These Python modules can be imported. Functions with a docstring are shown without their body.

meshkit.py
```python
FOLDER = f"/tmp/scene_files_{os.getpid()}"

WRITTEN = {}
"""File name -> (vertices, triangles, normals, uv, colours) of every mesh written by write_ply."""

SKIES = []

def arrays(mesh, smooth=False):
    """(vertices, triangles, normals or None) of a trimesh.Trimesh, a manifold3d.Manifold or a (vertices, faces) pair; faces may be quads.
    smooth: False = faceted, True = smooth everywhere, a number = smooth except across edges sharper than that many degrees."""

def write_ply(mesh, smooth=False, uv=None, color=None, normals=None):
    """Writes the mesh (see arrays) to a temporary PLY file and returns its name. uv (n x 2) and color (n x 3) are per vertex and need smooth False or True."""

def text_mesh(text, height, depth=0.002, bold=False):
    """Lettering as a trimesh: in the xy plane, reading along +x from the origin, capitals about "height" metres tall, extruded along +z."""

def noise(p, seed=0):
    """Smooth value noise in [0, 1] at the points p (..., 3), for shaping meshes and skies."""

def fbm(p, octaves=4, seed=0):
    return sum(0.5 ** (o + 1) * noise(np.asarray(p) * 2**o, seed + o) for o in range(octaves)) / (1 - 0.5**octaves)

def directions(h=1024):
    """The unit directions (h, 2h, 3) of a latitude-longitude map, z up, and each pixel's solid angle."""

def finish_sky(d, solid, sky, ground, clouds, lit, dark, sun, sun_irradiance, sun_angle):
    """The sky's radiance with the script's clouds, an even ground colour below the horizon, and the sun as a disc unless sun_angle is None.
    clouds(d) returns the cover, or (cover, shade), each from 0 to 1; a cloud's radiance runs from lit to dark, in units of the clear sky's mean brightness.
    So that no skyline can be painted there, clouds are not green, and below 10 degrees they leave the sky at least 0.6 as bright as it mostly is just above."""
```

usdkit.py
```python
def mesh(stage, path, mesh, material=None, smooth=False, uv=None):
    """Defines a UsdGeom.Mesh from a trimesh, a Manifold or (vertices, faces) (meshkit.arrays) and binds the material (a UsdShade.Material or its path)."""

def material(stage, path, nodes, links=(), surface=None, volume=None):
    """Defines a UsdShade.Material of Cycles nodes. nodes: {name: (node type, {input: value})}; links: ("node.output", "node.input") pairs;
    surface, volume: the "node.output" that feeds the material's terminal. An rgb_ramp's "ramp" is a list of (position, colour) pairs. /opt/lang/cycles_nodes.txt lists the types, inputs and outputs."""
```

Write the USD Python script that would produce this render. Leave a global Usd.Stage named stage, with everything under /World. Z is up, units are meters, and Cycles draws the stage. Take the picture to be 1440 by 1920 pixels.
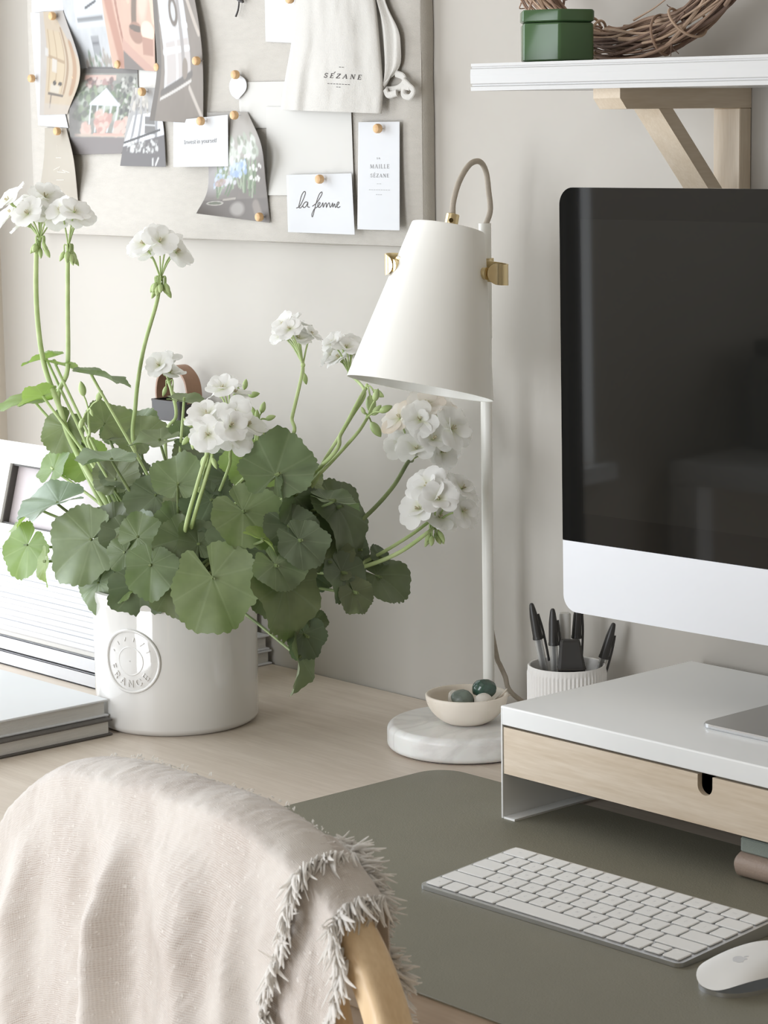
import math, random
import numpy as np, trimesh, manifold3d as m3, usdkit, meshkit
from shapely.geometry import Polygon, Point, box as sbox
from shapely import affinity
from pxr import Usd, UsdGeom, UsdShade, UsdLux, Sdf, Gf, Vt

stage = Usd.Stage.CreateInMemory()
UsdGeom.SetStageUpAxis(stage, UsdGeom.Tokens.z)
UsdGeom.SetStageMetersPerUnit(stage, 1.0)
UsdGeom.Xform.Define(stage, '/World')
UsdGeom.Scope.Define(stage, '/World/Looks')
DZ = 0.74                      # every coordinate below is measured from the desk top, which is 0.74 m above the floor
PI = math.pi
A = np.array

# ------------------------------------------------------------------ camera, daylight, exposure
CAM = A([1.6913, -1.7747, 0.6201]); YAW, PITCH, ROLL, FPX = -0.84175, 0.15573, -0.01542, 4571.68
FW = A([math.sin(YAW) * math.cos(PITCH), math.cos(YAW) * math.cos(PITCH), -math.sin(PITCH)])
_r = A([math.cos(YAW), -math.sin(YAW), 0.0]); _u = np.cross(_r, FW)
RT = math.cos(ROLL) * _r + math.sin(ROLL) * _u
UP = -math.sin(ROLL) * _r + math.cos(ROLL) * _u
cam = UsdGeom.Camera.Define(stage, '/World/camera')
cam.CreateHorizontalApertureAttr(24.0); cam.CreateVerticalApertureAttr(32.0)
cam.CreateFocalLengthAttr(FPX / 1440 * 24.0)
cam.CreateClippingRangeAttr(Gf.Vec2f(0.05, 50))
cam.CreateFStopAttr(26.0); cam.CreateFocusDistanceAttr(2.3)
cam.CreateExposureAttr(-1.00)
_m = np.eye(4); _m[0, :3], _m[1, :3], _m[2, :3], _m[3, :3] = RT, UP, -FW, CAM + [0, 0, DZ]
cam.AddTransformOp().Set(Gf.Matrix4d(*_m.ravel()))

def rect_light(name, pos, look, w, h, power, col):
    l = UsdLux.RectLight.Define(stage, '/World/' + name)
    l.CreateWidthAttr(w); l.CreateHeightAttr(h); l.CreateIntensityAttr(power); l.CreateColorAttr(Gf.Vec3f(*col)); l.CreateNormalizeAttr(False)
    z = -A(look, float); z /= np.linalg.norm(z); x = np.cross([0, 0, 1.0], z); x /= np.linalg.norm(x); y = np.cross(z, x)
    m = np.eye(4); m[0, :3], m[1, :3], m[2, :3], m[3, :3] = x, y, z, A(pos) + [0, 0, DZ]
    l.AddTransformOp().Set(Gf.Matrix4d(*m.ravel()))
    return l
# daylight in the two windows of the room: one in the left wall beside the desk, one in the wall behind the photographer
WIN_L = dict(y0=-1.74, y1=-0.14, z0=0.02, z1=1.22)
WIN_F = dict(x0=-0.45, x1=0.60, z0=-0.70, z1=1.30)
X_LEFT, X_RIGHT, Y_FRONT, Z_CEIL = -1.045, 2.75, -2.75, 1.80
rect_light('window_light', (X_LEFT - 0.072, (WIN_L['y0'] + WIN_L['y1']) / 2, (WIN_L['z0'] + WIN_L['z1']) / 2), (1, 0, 0), 1.59, 1.18, 8.8, (0.90, 0.955, 1.02))
rect_light('window_light_001', ((WIN_F['x0'] + WIN_F['x1']) / 2, Y_FRONT - 0.026, 0.30), (0, 1, 0), 1.04, 1.98, 14.5, (0.92, 0.965, 1.02))

# ------------------------------------------------------------------ helpers
def at(u, v, x=None, y=None, z=None):
    d = FW + RT * (u - 720) / FPX - UP * (v - 960) / FPX
    t = (x - CAM[0]) / d[0] if x is not None else (y - CAM[1]) / d[1] if y is not None else (z - CAM[2]) / d[2]
    return CAM + t * d

_names, LOC = {}, {}
def numbered(parent, name):
    k = (parent, name); n = _names.get(k, 0); _names[k] = n + 1
    return f'{parent}/{name}' + (f'_{n:03d}' if n else '')

def tag(prim, label=None, cat=None, group=None, kind=None):
    for k, v in (('label', label), ('category', cat), ('group', group), ('kind', kind)):
        if v: prim.SetCustomDataByKey(k, v)

def thing(name, label, cat, loc=(0, 0, 0), group=None, kind=None):
    path = numbered('/World', name)
    x = UsdGeom.Xform.Define(stage, path); x.AddTranslateOp().Set(Gf.Vec3d(loc[0], loc[1], loc[2] + DZ))
    LOC[path] = A(loc, float); tag(x.GetPrim(), label, cat, group, kind)
    return path

def verts(mesh):
    if hasattr(mesh, 'to_mesh'):
        q = mesh.to_mesh(); return A(q.vert_properties[:, :3], float), A(q.tri_verts)
    if isinstance(mesh, (tuple, list)):
        v, f = A(mesh[0], float), A(mesh[1], int)
        if f.shape[1] == 4: f = np.vstack([f[:, [0, 1, 2]], f[:, [0, 2, 3]]])
        return v, f
    return A(mesh.vertices, float), A(mesh.faces)

def part(parent, name, mesh, mat, smooth=30, label=None, kind=None, cols=None, uv=None):
    """One Mesh under parent (a thing, a part, or /World); vertices in desk coordinates."""
    root = '/'.join(parent.split('/')[:3])
    v, f = verts(mesh)
    path = numbered(parent, name)
    v = v - LOC[root]
    if cols is not None or uv is not None: smooth = True if smooth else False
    m = usdkit.mesh(stage, path, (v, f), LOOK[mat], smooth=smooth, uv=uv)
    if cols is not None:
        UsdGeom.PrimvarsAPI(m).CreatePrimvar('tint', Sdf.ValueTypeNames.Color3fArray, 'vertex').Set(Vt.Vec3fArray.FromNumpy(A(cols, np.float32)))
    tag(m.GetPrim(), label, None, None, kind)
    return path

def single(name, label, cat, mesh, mat, smooth=30, group=None, kind=None, cols=None, uv=None, loc=None):
    v, f = verts(mesh)
    path = numbered('/World', name)
    if loc is None: loc = A([*(v.min(0)[:2] + v.max(0)[:2]) / 2, v[:, 2].min()])
    if cols is not None or uv is not None: smooth = True if smooth else False
    m = usdkit.mesh(stage, path, (v - loc, f), LOOK[mat], smooth=smooth, uv=uv)
    m.AddTranslateOp().Set(Gf.Vec3d(loc[0], loc[1], loc[2] + DZ))
    if cols is not None:
        UsdGeom.PrimvarsAPI(m).CreatePrimvar('tint', Sdf.ValueTypeNames.Color3fArray, 'vertex').Set(Vt.Vec3fArray.FromNumpy(A(cols, np.float32)))
    LOC[path] = A(loc, float); tag(m.GetPrim(), label, cat, group, kind)
    return path

def struct(name, mesh, mat, smooth=30):
    return single(name, None, None, mesh, mat, smooth, kind='structure', loc=A([0, 0, 0.0]))

def copy_of(src, name, label, loc, axis_angle=None, group=None):
    """An instanceable copy of a thing with its parts, placed at loc (desk coordinates)."""
    path = numbered('/World', name)
    x = UsdGeom.Xform.Define(stage, path); p = x.GetPrim()
    p.GetReferences().AddInternalReference(src)
    x.ClearXformOpOrder(); x.AddTranslateOp().Set(Gf.Vec3d(loc[0], loc[1], loc[2] + DZ))
    if axis_angle: x.AddRotateXYZOp().Set(Gf.Vec3f(*axis_angle))
    p.SetInstanceable(True); tag(p, label, None, group); LOC[path] = A(loc, float)
    return path

def cat(*ms):
    vs, fs, n = [], [], 0
    for m in ms:
        v, f = verts(m); vs.append(v); fs.append(f + n); n += len(v)
    return np.vstack(vs), np.vstack(fs)

def bx(x0, x1, y0, y1, z0, z1, r=0.0, seg=2):
    """A box, its edges rounded by r."""
    if r <= 0:
        m = trimesh.creation.box([x1 - x0, y1 - y0, z1 - z0]); m.apply_translation([(x0 + x1) / 2, (y0 + y1) / 2, (z0 + z1) / 2]); return m
    s = trimesh.creation.icosphere(1 if seg < 3 else 2, r).vertices
    pts = np.vstack([s + [x, y, z] for x in (x0 + r, x1 - r) for y in (y0 + r, y1 - r) for z in (z0 + r, z1 - r)])
    return trimesh.convex.convex_hull(pts)

def chbox(x0, x1, y0, y1, z0, z1, c):
    """A box with chamfered edges (few triangles)."""
    pts = []
    for sx, ax in ((1, x0), (-1, x1)):
        for sy, ay in ((1, y0), (-1, y1)):
            for sz, az in ((1, z0), (-1, z1)):
                pts += [(ax, ay + sy * c, az + sz * c), (ax + sx * c, ay, az + sz * c), (ax + sx * c, ay + sy * c, az)]
    return trimesh.convex.convex_hull(A(pts))

def xf(mesh, R=None, t=(0, 0, 0)):
    v, f = verts(mesh)
    return (v if R is None else v @ A(R).T) + A(t, float), f

def rz(a): c, s = math.cos(a), math.sin(a); return A([[c, -s, 0], [s, c, 0], [0, 0, 1.0]])
def rx(a): c, s = math.cos(a), math.sin(a); return A([[1, 0, 0], [0, c, -s], [0, s, c.real]])
def ry(a): c, s = math.cos(a), math.sin(a); return A([[c, 0, s], [0, 1, 0], [-s, 0, c]])
def unit(a): a = A(a, float); return a / max(np.linalg.norm(a), 1e-12)

def spline(P, n):
    """Catmull-Rom through the points."""
    P = A(P, float)
    if len(P) == 2: return P[0] + (P[1] - P[0]) * np.linspace(0, 1, n)[:, None]
    Q = np.vstack([2 * P[0] - P[1], P, 2 * P[-1] - P[-2]])
    out = []
    for t in np.linspace(0, len(P) - 1 - 1e-9, n):
        i = int(t); w = t - i; a, b, c, d = Q[i:i + 4]
        out.append(0.5 * (2 * b + (c - a) * w + (2 * a - 5 * b + 4 * c - d) * w * w + (3 * b - a - 3 * c + d) * w ** 3))
    return A(out)

def tube(P, r, sides=8, flat=1.0, up0=None, closed=False):
    """A tube along P; r a number or one per point; flat squeezes the section along its first normal."""
    P = A(P, float); n = len(P); r = np.broadcast_to(A(r, float), (n,))
    T = np.gradient(P, axis=0) if not closed else (np.roll(P, -1, 0) - np.roll(P, 1, 0))
    T /= np.maximum(np.linalg.norm(T, axis=1, keepdims=True), 1e-12)
    a = A(up0, float) if up0 is not None else (A([0, 0, 1.0]) if abs(T[0][2]) < 0.9 else A([1.0, 0, 0]))
    N = np.zeros_like(P); N[0] = unit(a - T[0] * (a @ T[0]))
    for i in range(1, n): N[i] = unit(N[i - 1] - T[i] * (N[i - 1] @ T[i]))
    B = np.cross(T, N); th = np.arange(sides) / sides * 2 * PI
    V = (P[:, None] + r[:, None, None] * (np.cos(th)[None, :, None] * N[:, None] * flat + np.sin(th)[None, :, None] * B[:, None])).reshape(-1, 3)
    F = []
    for i in range(n if closed else n - 1):
        j = (i + 1) % n
        for k in range(sides):
            l = (k + 1) % sides
            F += [(i * sides + k, i * sides + l, j * sides + l), (i * sides + k, j * sides + l, j * sides + k)]
    if not closed:
        V = np.vstack([V, P[0], P[-1]]); a0, a1 = len(V) - 2, len(V) - 1
        for k in range(sides):
            l = (k + 1) % sides
            F += [(a0, l, k), (a1, (n - 1) * sides + k, (n - 1) * sides + l)]
    return V, A(F)

def lathe(prof, n=64, c=(0, 0, 0)):
    """Revolve (r, z) points about a vertical axis through c; open ends on the axis are closed by r = 0 points."""
    prof = A(prof, float); th = np.arange(n) / n * 2 * PI; k = len(prof)
    V = np.stack([prof[:, 0][:, None] * np.cos(th), prof[:, 0][:, None] * np.sin(th), np.repeat(prof[:, 1][:, None], n, 1)], -1).reshape(-1, 3) + A(c, float)
    F = []
    for i in range(k - 1):
        for j in range(n):
            l = (j + 1) % n
            F += [(i * n + j, i * n + l, (i + 1) * n + l), (i * n + j, (i + 1) * n + l, (i + 1) * n + j)]
    m = trimesh.Trimesh(V, A(F), process=False); m.merge_vertices(); m.update_faces(m.nondegenerate_faces())
    return A(m.vertices), A(m.faces)

def extrude(poly, h, R=None, t=(0, 0, 0)):
    gs = getattr(poly, 'geoms', [poly])
    return xf(cat(*[trimesh.creation.extrude_polygon(g, h, engine='earcut') for g in gs]), R, t)

def rrect(x0, x1, y0, y1, r, q=8):
    return sbox(x0 + r, y0 + r, x1 - r, y1 - r).buffer(r, quad_segs=q)

def bevel_prism(poly, h, c, R=None, t=(0, 0, 0)):
    """A convex outline extruded along +z with its rims chamfered by c."""
    o = A(poly.exterior.coords)[:-1]; i = A(poly.buffer(-c).exterior.coords)[:-1]
    pts = np.vstack([np.c_[i, np.zeros(len(i))], np.c_[o, np.full(len(o), c)], np.c_[o, np.full(len(o), h - c)], np.c_[i, np.full(len(i), h)]])
    return xf(trimesh.convex.convex_hull(pts), R, t)

def grid_faces(nu, nv):
    i = np.arange(nu - 1)[:, None] * nv + np.arange(nv - 1)[None, :]
    i = i.ravel()
    return np.vstack([np.c_[i, i + nv, i + nv + 1], np.c_[i, i + nv + 1, i + 1]])

def sheet(P, thick=0.0):
    """A grid of points (nu, nv, 3) as a sheet; with thick it gets a back side and edges."""
    nu, nv = P.shape[:2]; F = grid_faces(nu, nv); V = P.reshape(-1, 3)
    if thick <= 0: return V, F
    du, dv = np.gradient(P, axis=0), np.gradient(P, axis=1)
    N = np.cross(du, dv); N /= np.maximum(np.linalg.norm(N, axis=-1, keepdims=True), 1e-12)
    V2 = (P + N * -thick).reshape(-1, 3); n = len(V)
    idx = np.arange(n).reshape(nu, nv)
    rim = np.concatenate([idx[0, :], idx[1:, -1], idx[-1, -2::-1], idx[-2:0:-1, 0]]); nxt = np.roll(rim, -1)
    return np.vstack([V, V2]), np.vstack([F, F[:, ::-1] + n, np.c_[rim, nxt, nxt + n], np.c_[rim, nxt + n, rim + n]])

def lin(*c):
    """sRGB 0-255 to linear."""
    c = A(c, float) / 255
    return tuple(np.where(c < 0.04045, c / 12.92, ((c + 0.055) / 1.055) ** 2.4))

# ------------------------------------------------------------------ materials
LOOK = {}
def look(name, nodes, links, surface):
    LOOK[name] = usdkit.material(stage, '/World/Looks/' + name, nodes, links, surface=surface)
def plain(name, col, rough=0.5, var=0.06, scale=6.0, bump=0.0, bscale=200.0, metal=0.0, spec=0.5, coat=0.0, sheen=0.0, stretch=(1, 1, 1), sub=0.0):
    """A principled surface with slight noise in tone and, if asked, in relief."""
    c = A(col)
    nodes = {'co': ('texture_coordinate', {}), 'mp': ('mapping', {'scale': stretch}),
             'n': ('noise_texture', {'scale': scale, 'detail': 4.0}),
             'r': ('rgb_ramp', {'ramp': [(0.3, tuple(c * (1 - var))), (0.7, tuple(np.minimum(c * (1 + var), 1)))]}),
             'p': ('principled_bsdf', {'roughness': rough, 'metallic': metal, 'specular_ior_level': spec, 'coat_weight': coat, 'coat_roughness': 0.08, 'sheen_weight': sheen, 'subsurface_weight': sub, 'subsurface_scale': 0.004})}
    links = [('co.object', 'mp.vector'), ('mp.vector', 'n.vector'), ('n.fac', 'r.fac'), ('r.color', 'p.base_color')]
    if bump:
        nodes['b'] = ('noise_texture', {'scale': bscale, 'detail': 3.0}); nodes['bm'] = ('bump', {'strength': bump, 'distance': 0.001})
        links += [('mp.vector', 'b.vector'), ('b.fac', 'bm.height'), ('bm.normal', 'p.normal')]
    look(name, nodes, links, 'p.BSDF')

def wood(name, c1, c2, rough=0.5, axis='x', fine=90.0):
    st = {'x': (1.2, 14, 14), 'y': (14, 1.2, 14), 'z': (14, 14, 1.2)}[axis]
    look(name, {'co': ('texture_coordinate', {}), 'mp': ('mapping', {'scale': tuple(A(st) * 2.2)}), 'mf': ('mapping', {'scale': tuple(A(st) * (fine / 8))}),
                'n': ('noise_texture', {'scale': 2.2, 'detail': 5.0, 'distortion': 0.3}), 'g': ('noise_texture', {'scale': 3.0, 'detail': 3.0}),
                'm': ('mix_color', {'fac': 0.45}), 'r': ('rgb_ramp', {'ramp': [(0.36, c2), (0.5, tuple((A(c1) + A(c2)) / 2)), (0.62, c1)]}),
                'bm': ('bump', {'strength': 0.12, 'distance': 0.0006}), 'p': ('principled_bsdf', {'roughness': rough, 'specular_ior_level': 0.4})},
         [('co.object', 'mp.vector'), ('co.object', 'mf.vector'), ('mp.vector', 'n.vector'), ('mf.vector', 'g.vector'), ('n.color', 'm.a'), ('g.color', 'm.b'),
          ('m.result', 'r.fac'), ('r.color', 'p.base_color'), ('g.fac', 'bm.height'), ('bm.normal', 'p.normal')], 'p.BSDF')

plain('side_wall_paint', lin(204, 195, 181), 0.75, 0.012, 1.5)
plain('wall_paint', lin(187, 182, 174), 0.75, 0.012, 1.5, 0.08, 260)
plain('ceiling_paint', lin(214, 210, 203), 0.8, 0.01)
wood('floor_oak', lin(196, 172, 142), lin(160, 134, 104), 0.45, 'y')
wood('desk_oak', lin(217, 205, 191), lin(201, 187, 172), 0.42, 'x', 60)
wood('pale_wood', lin(230, 216, 196), lin(216, 199, 175), 0.5, 'y')
wood('pale_wood_upright', lin(230, 216, 196), lin(216, 199, 175), 0.5, 'z')
wood('bamboo', lin(234, 220, 201), lin(214, 196, 172), 0.42, 'x', 70)
wood('bow_wood', lin(246, 220, 182), lin(228, 198, 156), 0.4, 'z', 60)
wood('pin_wood', lin(226, 190, 144), lin(204, 162, 114), 0.5, 'x', 40)
plain('white_gloss', lin(247, 248, 247), 0.3, 0.01)
plain('white_satin', lin(236, 236, 234), 0.42, 0.01)
plain('shelf_white', lin(208, 208, 207), 0.35, 0.01)
plain('glaze', lin(218, 216, 212), 0.07, 0.015, 3.0, coat=0.6)
plain('ribbed_white', lin(232, 229, 225), 0.6, 0.01)
plain('lamp_white', lin(240, 239, 233), 0.38, 0.01)
plain('brass', lin(222, 204, 162), 0.3, 0.03, 20, metal=1.0)
plain('dark_screw', lin(92, 78, 52), 0.4, metal=1.0)
plain('cord', lin(178, 168, 154), 0.8, 0.05, 200, 0.4, 900)
plain('aluminium', lin(214, 215, 217), 0.32, 0.01, metal=1.0)
plain('chin', lin(236, 238, 242), 0.38, 0.01, metal=0.25)
plain('key_white', lin(243, 243, 241), 0.5, 0.01)
plain('legend', lin(216, 217, 219), 0.6, 0.01)
plain('screen_glass', lin(23, 23, 22), 0.03, 0.0, spec=0.42)
plain('screen_display', lin(29, 29, 27), 0.03, 0.0, spec=0.42)
plain('mat_leather', lin(129, 126, 111), 0.5, 0.03, 12, 0.25, 700, spec=0.45)
plain('black_plastic', lin(52, 50, 48), 0.38, 0.03)
plain('dark_plastic', lin(74, 70, 66), 0.45, 0.03)
plain('drawer_dark', lin(38, 35, 33), 0.6)
plain('sage_cloth', lin(158, 168, 160), 0.8, 0.04, 40, 0.5, 900)
plain('tan_leather', lin(178, 158, 144), 0.45, 0.04, 20, 0.3, 500)
plain('green_glaze', lin(74, 102, 68), 0.2, 0.14, 9, coat=0.0, spec=0.4)
plain('green_stone', lin(58, 84, 72), 0.2, 0.35, 45, coat=0.4)
plain('green_stone_matte', lin(112, 122, 112), 0.35, 0.35, 60)
plain('white_stone', lin(212, 206, 196), 0.45, 0.08, 40)
plain('shell', lin(214, 204, 190), 0.5, 0.12, 60)
plain('linen', lin(190, 185, 177), 0.9, 0.03, 60, 0.6, 500, stretch=(1, 1, 3))
plain('linen_edge', lin(184, 179, 170), 0.9, 0.03, 60, 0.5, 500)
plain('cotton', lin(202, 199, 193), 0.9, 0.02, 30, 0.5, 700)
plain('paper_white', lin(208, 209, 211), 0.75, 0.005)
plain('paper_cream', lin(205, 203, 198), 0.8, 0.006)
plain('paper_greige', lin(168, 161, 149), 0.8, 0.01)
plain('ink', lin(84, 80, 78), 0.8)
plain('ink_pale', lin(150, 150, 150), 0.8)
plain('ink_white', lin(222, 216, 206), 0.8)
plain('pages', lin(226, 223, 217), 0.85, 0.05, 30, 0.6, 300, stretch=(1, 1, 40))
plain('book_white', lin(214, 215, 216), 0.5, 0.008)
plain('book_dark', lin(92, 88, 84), 0.6, 0.05)
plain('spine_white', lin(216, 217, 220), 0.5, 0.01)
plain('spine_grey', lin(206, 204, 200), 0.55, 0.02)
plain('frame_white', lin(224, 222, 217), 0.45, 0.01)
plain('frame_picture', lin(188, 178, 178), 0.3, 0.12, 14)
plain('black_metal', lin(56, 52, 50), 0.45, 0.04)
plain('brown_leather', lin(150, 116, 92), 0.5, 0.1, 20, 0.3, 400)
plain('soil', lin(62, 50, 40), 0.95, 0.3, 80, 0.8, 200)
plain('twig', lin(156, 130, 112), 0.8, 0.25, 30, 0.6, 300)
plain('twig_pale', lin(184, 158, 136), 0.8, 0.2, 30, 0.6, 300)
plain('twig_dark', lin(118, 96, 84), 0.85, 0.25, 30, 0.6, 300)
plain('curtain_grey', lin(120, 120, 118), 0.9, 0.05)
plain('black_furniture', lin(40, 38, 36), 0.4)
plain('grey_furniture', lin(120, 118, 114), 0.5)
# white marble with soft grey veins
look('marble', {'co': ('texture_coordinate', {}), 'n': ('noise_texture', {'scale': 9.0, 'detail': 7.0, 'distortion': 1.6}),
                'r': ('rgb_ramp', {'ramp': [(0.0, lin(232, 231, 228)), (0.42, lin(239, 238, 235)), (0.5, lin(224, 222, 219)), (0.56, lin(238, 236, 233)), (1.0, lin(241, 240, 237))]}),
                'p': ('principled_bsdf', {'roughness': 0.35, 'subsurface_weight': 0.1, 'subsurface_scale': 0.004})},
     [('co.object', 'n.vector'), ('n.fac', 'r.fac'), ('r.color', 'p.base_color')], 'p.BSDF')
# travertine with small pits
look('travertine', {'co': ('texture_coordinate', {}), 'n': ('noise_texture', {'scale': 22.0, 'detail': 6.0}), 'v': ('noise_texture', {'scale': 260.0, 'detail': 2.0}),
                    'r': ('rgb_ramp', {'ramp': [(0.3, lin(226, 214, 197)), (0.6, lin(240, 231, 218))]}), 'k': ('rgb_ramp', {'ramp': [(0.24, (0.6, 0.5, 0.42)), (0.28, (1, 1, 1))]}),
                    'm': ('mix_color', {'blend_type': 'multiply', 'fac': 1.0}), 'bm': ('bump', {'strength': 0.5, 'distance': 0.0008}), 'p': ('principled_bsdf', {'roughness': 0.6})},
     [('co.object', 'n.vector'), ('co.object', 'v.vector'), ('n.fac', 'r.fac'), ('v.fac', 'k.fac'), ('r.color', 'm.a'), ('k.color', 'm.b'), ('m.result', 'p.base_color'), ('k.color', 'bm.height'), ('bm.normal', 'p.normal')], 'p.BSDF')
# flat print on paper: the colours are on the mesh
look('print', {'a': ('attribute', {'attribute': 'tint'}), 'p': ('principled_bsdf', {'roughness': 0.55, 'specular_ior_level': 0.3})}, [('a.color', 'p.base_color')], 'p.BSDF')
# clear plastic of the pen barrels
look('clear_plastic', {'p': ('principled_bsdf', {'roughness': 0.1, 'transmission_weight': 0.7, 'base_color': (0.8, 0.8, 0.78), 'ior': 1.3})}, [], 'p.BSDF')
look('pane_glass', {'t': ('transparent_bsdf', {'color': (1, 1, 1)}), 'g': ('glossy_bsdf', {'roughness': 0.02}), 'f': ('fresnel', {'IOR': 1.45}), 'm': ('mix_closure', {})},
     [('f.fac', 'm.fac'), ('t.BSDF', 'm.closure1'), ('g.BSDF', 'm.closure2')], 'm.closure')

def leafy(name, top, vein, trans, rough=0.42, tw=0.3):
    """Leaf with pale radiating veins drawn along the blade's own coordinates (u round, v outwards) and light passing through."""
    look(name, {'co': ('texture_coordinate', {}), 's': ('separate_xyz', {}),
                'k': ('math', {'math_type': 'multiply', 'value2': 9.0}), 'fr': ('math', {'math_type': 'fraction'}), 'c': ('math', {'math_type': 'subtract', 'value2': 0.5}),
                'ab': ('math', {'math_type': 'absolute'}), 'rr': ('math', {'math_type': 'multiply'}),
                'vr': ('rgb_ramp', {'ramp': [(0.0, (1, 1, 1)), (0.016, (0.75, 0.75, 0.75)), (0.05, (0, 0, 0))]}),
                'n': ('noise_texture', {'scale': 55.0, 'detail': 4.0}), 'oi': ('object_info', {}),
                'r': ('rgb_ramp', {'ramp': [(0.25, tuple(A(top) * 0.82)), (0.75, tuple(A(top) * 1.15))]}),
                'hv': ('rgb_ramp', {'ramp': [(0.0, (0.78, 0.84, 0.8)), (0.5, (1, 1, 1)), (1.0, (1.2, 1.1, 0.9))]}), 'mh': ('mix_color', {'blend_type': 'multiply', 'fac': 1.0, 'use_clamp': False}),
                'mv': ('mix_color', {'b': vein}), 'vf': ('math', {'math_type': 'multiply', 'value2': 0.3}), 'bm': ('bump', {'strength': 0.45, 'distance': 0.0008}),
                'ad': ('math', {'math_type': 'subtract'}), 'p': ('principled_bsdf', {'roughness': rough, 'specular_ior_level': 0.55}),
                'tr': ('translucent_bsdf', {'color': trans}), 'mx': ('mix_closure', {'fac': tw})},
         [('co.UV', 's.vector'), ('s.x', 'k.value1'), ('k.value', 'fr.value1'), ('fr.value', 'c.value1'), ('c.value', 'ab.value1'), ('ab.value', 'rr.value1'), ('s.y', 'rr.value2'), ('rr.value', 'vr.fac'),
          ('co.object', 'n.vector'), ('n.fac', 'r.fac'), ('oi.random', 'hv.fac'), ('r.color', 'mh.a'), ('hv.color', 'mh.b'), ('mh.result', 'mv.a'), ('vr.color', 'vf.value1'), ('vf.value', 'mv.fac'),
          ('n.fac', 'ad.value1'), ('vf.value', 'ad.value2'), ('ad.value', 'bm.height'), ('bm.normal', 'p.normal'), ('mv.result', 'p.base_color'), ('p.BSDF', 'mx.closure1'), ('tr.BSDF', 'mx.closure2')], 'mx.closure')
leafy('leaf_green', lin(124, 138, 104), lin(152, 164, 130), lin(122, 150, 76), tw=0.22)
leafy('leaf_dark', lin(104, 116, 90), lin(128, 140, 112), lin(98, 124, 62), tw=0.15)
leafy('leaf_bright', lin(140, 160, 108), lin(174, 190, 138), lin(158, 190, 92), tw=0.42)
leafy('leaf_blue', lin(138, 156, 136), lin(170, 184, 168), lin(110, 150, 70), rough=0.36, tw=0.15)
look('stem_green', {'co': ('texture_coordinate', {}), 'n': ('noise_texture', {'scale': 40.0}), 'r': ('rgb_ramp', {'ramp': [(0.3, lin(160, 180, 116)), (0.7, lin(188, 204, 146))]}),
                    'p': ('principled_bsdf', {'roughness': 0.5})}, [('co.object', 'n.vector'), ('n.fac', 'r.fac'), ('r.color', 'p.base_color')], 'p.BSDF')
look('stem_dark', {'co': ('texture_coordinate', {}), 'n': ('noise_texture', {'scale': 40.0}), 'r': ('rgb_ramp', {'ramp': [(0.3, lin(98, 112, 70)), (0.7, lin(128, 142, 92))]}),
                   'p': ('principled_bsdf', {'roughness': 0.55})}, [('co.object', 'n.vector'), ('n.fac', 'r.fac'), ('r.color', 'p.base_color')], 'p.BSDF')
look('petal', {'a': ('attribute', {'attribute': 'tint'}), 'p': ('principled_bsdf', {'roughness': 0.6, 'specular_ior_level': 0.3}), 'tr': ('translucent_bsdf', {'color': (0.9, 0.9, 0.86)}), 'mx': ('mix_closure', {'fac': 0.35})},
     [('a.color', 'p.base_color'), ('p.BSDF', 'mx.closure1'), ('tr.BSDF', 'mx.closure2')], 'mx.closure')
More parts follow.
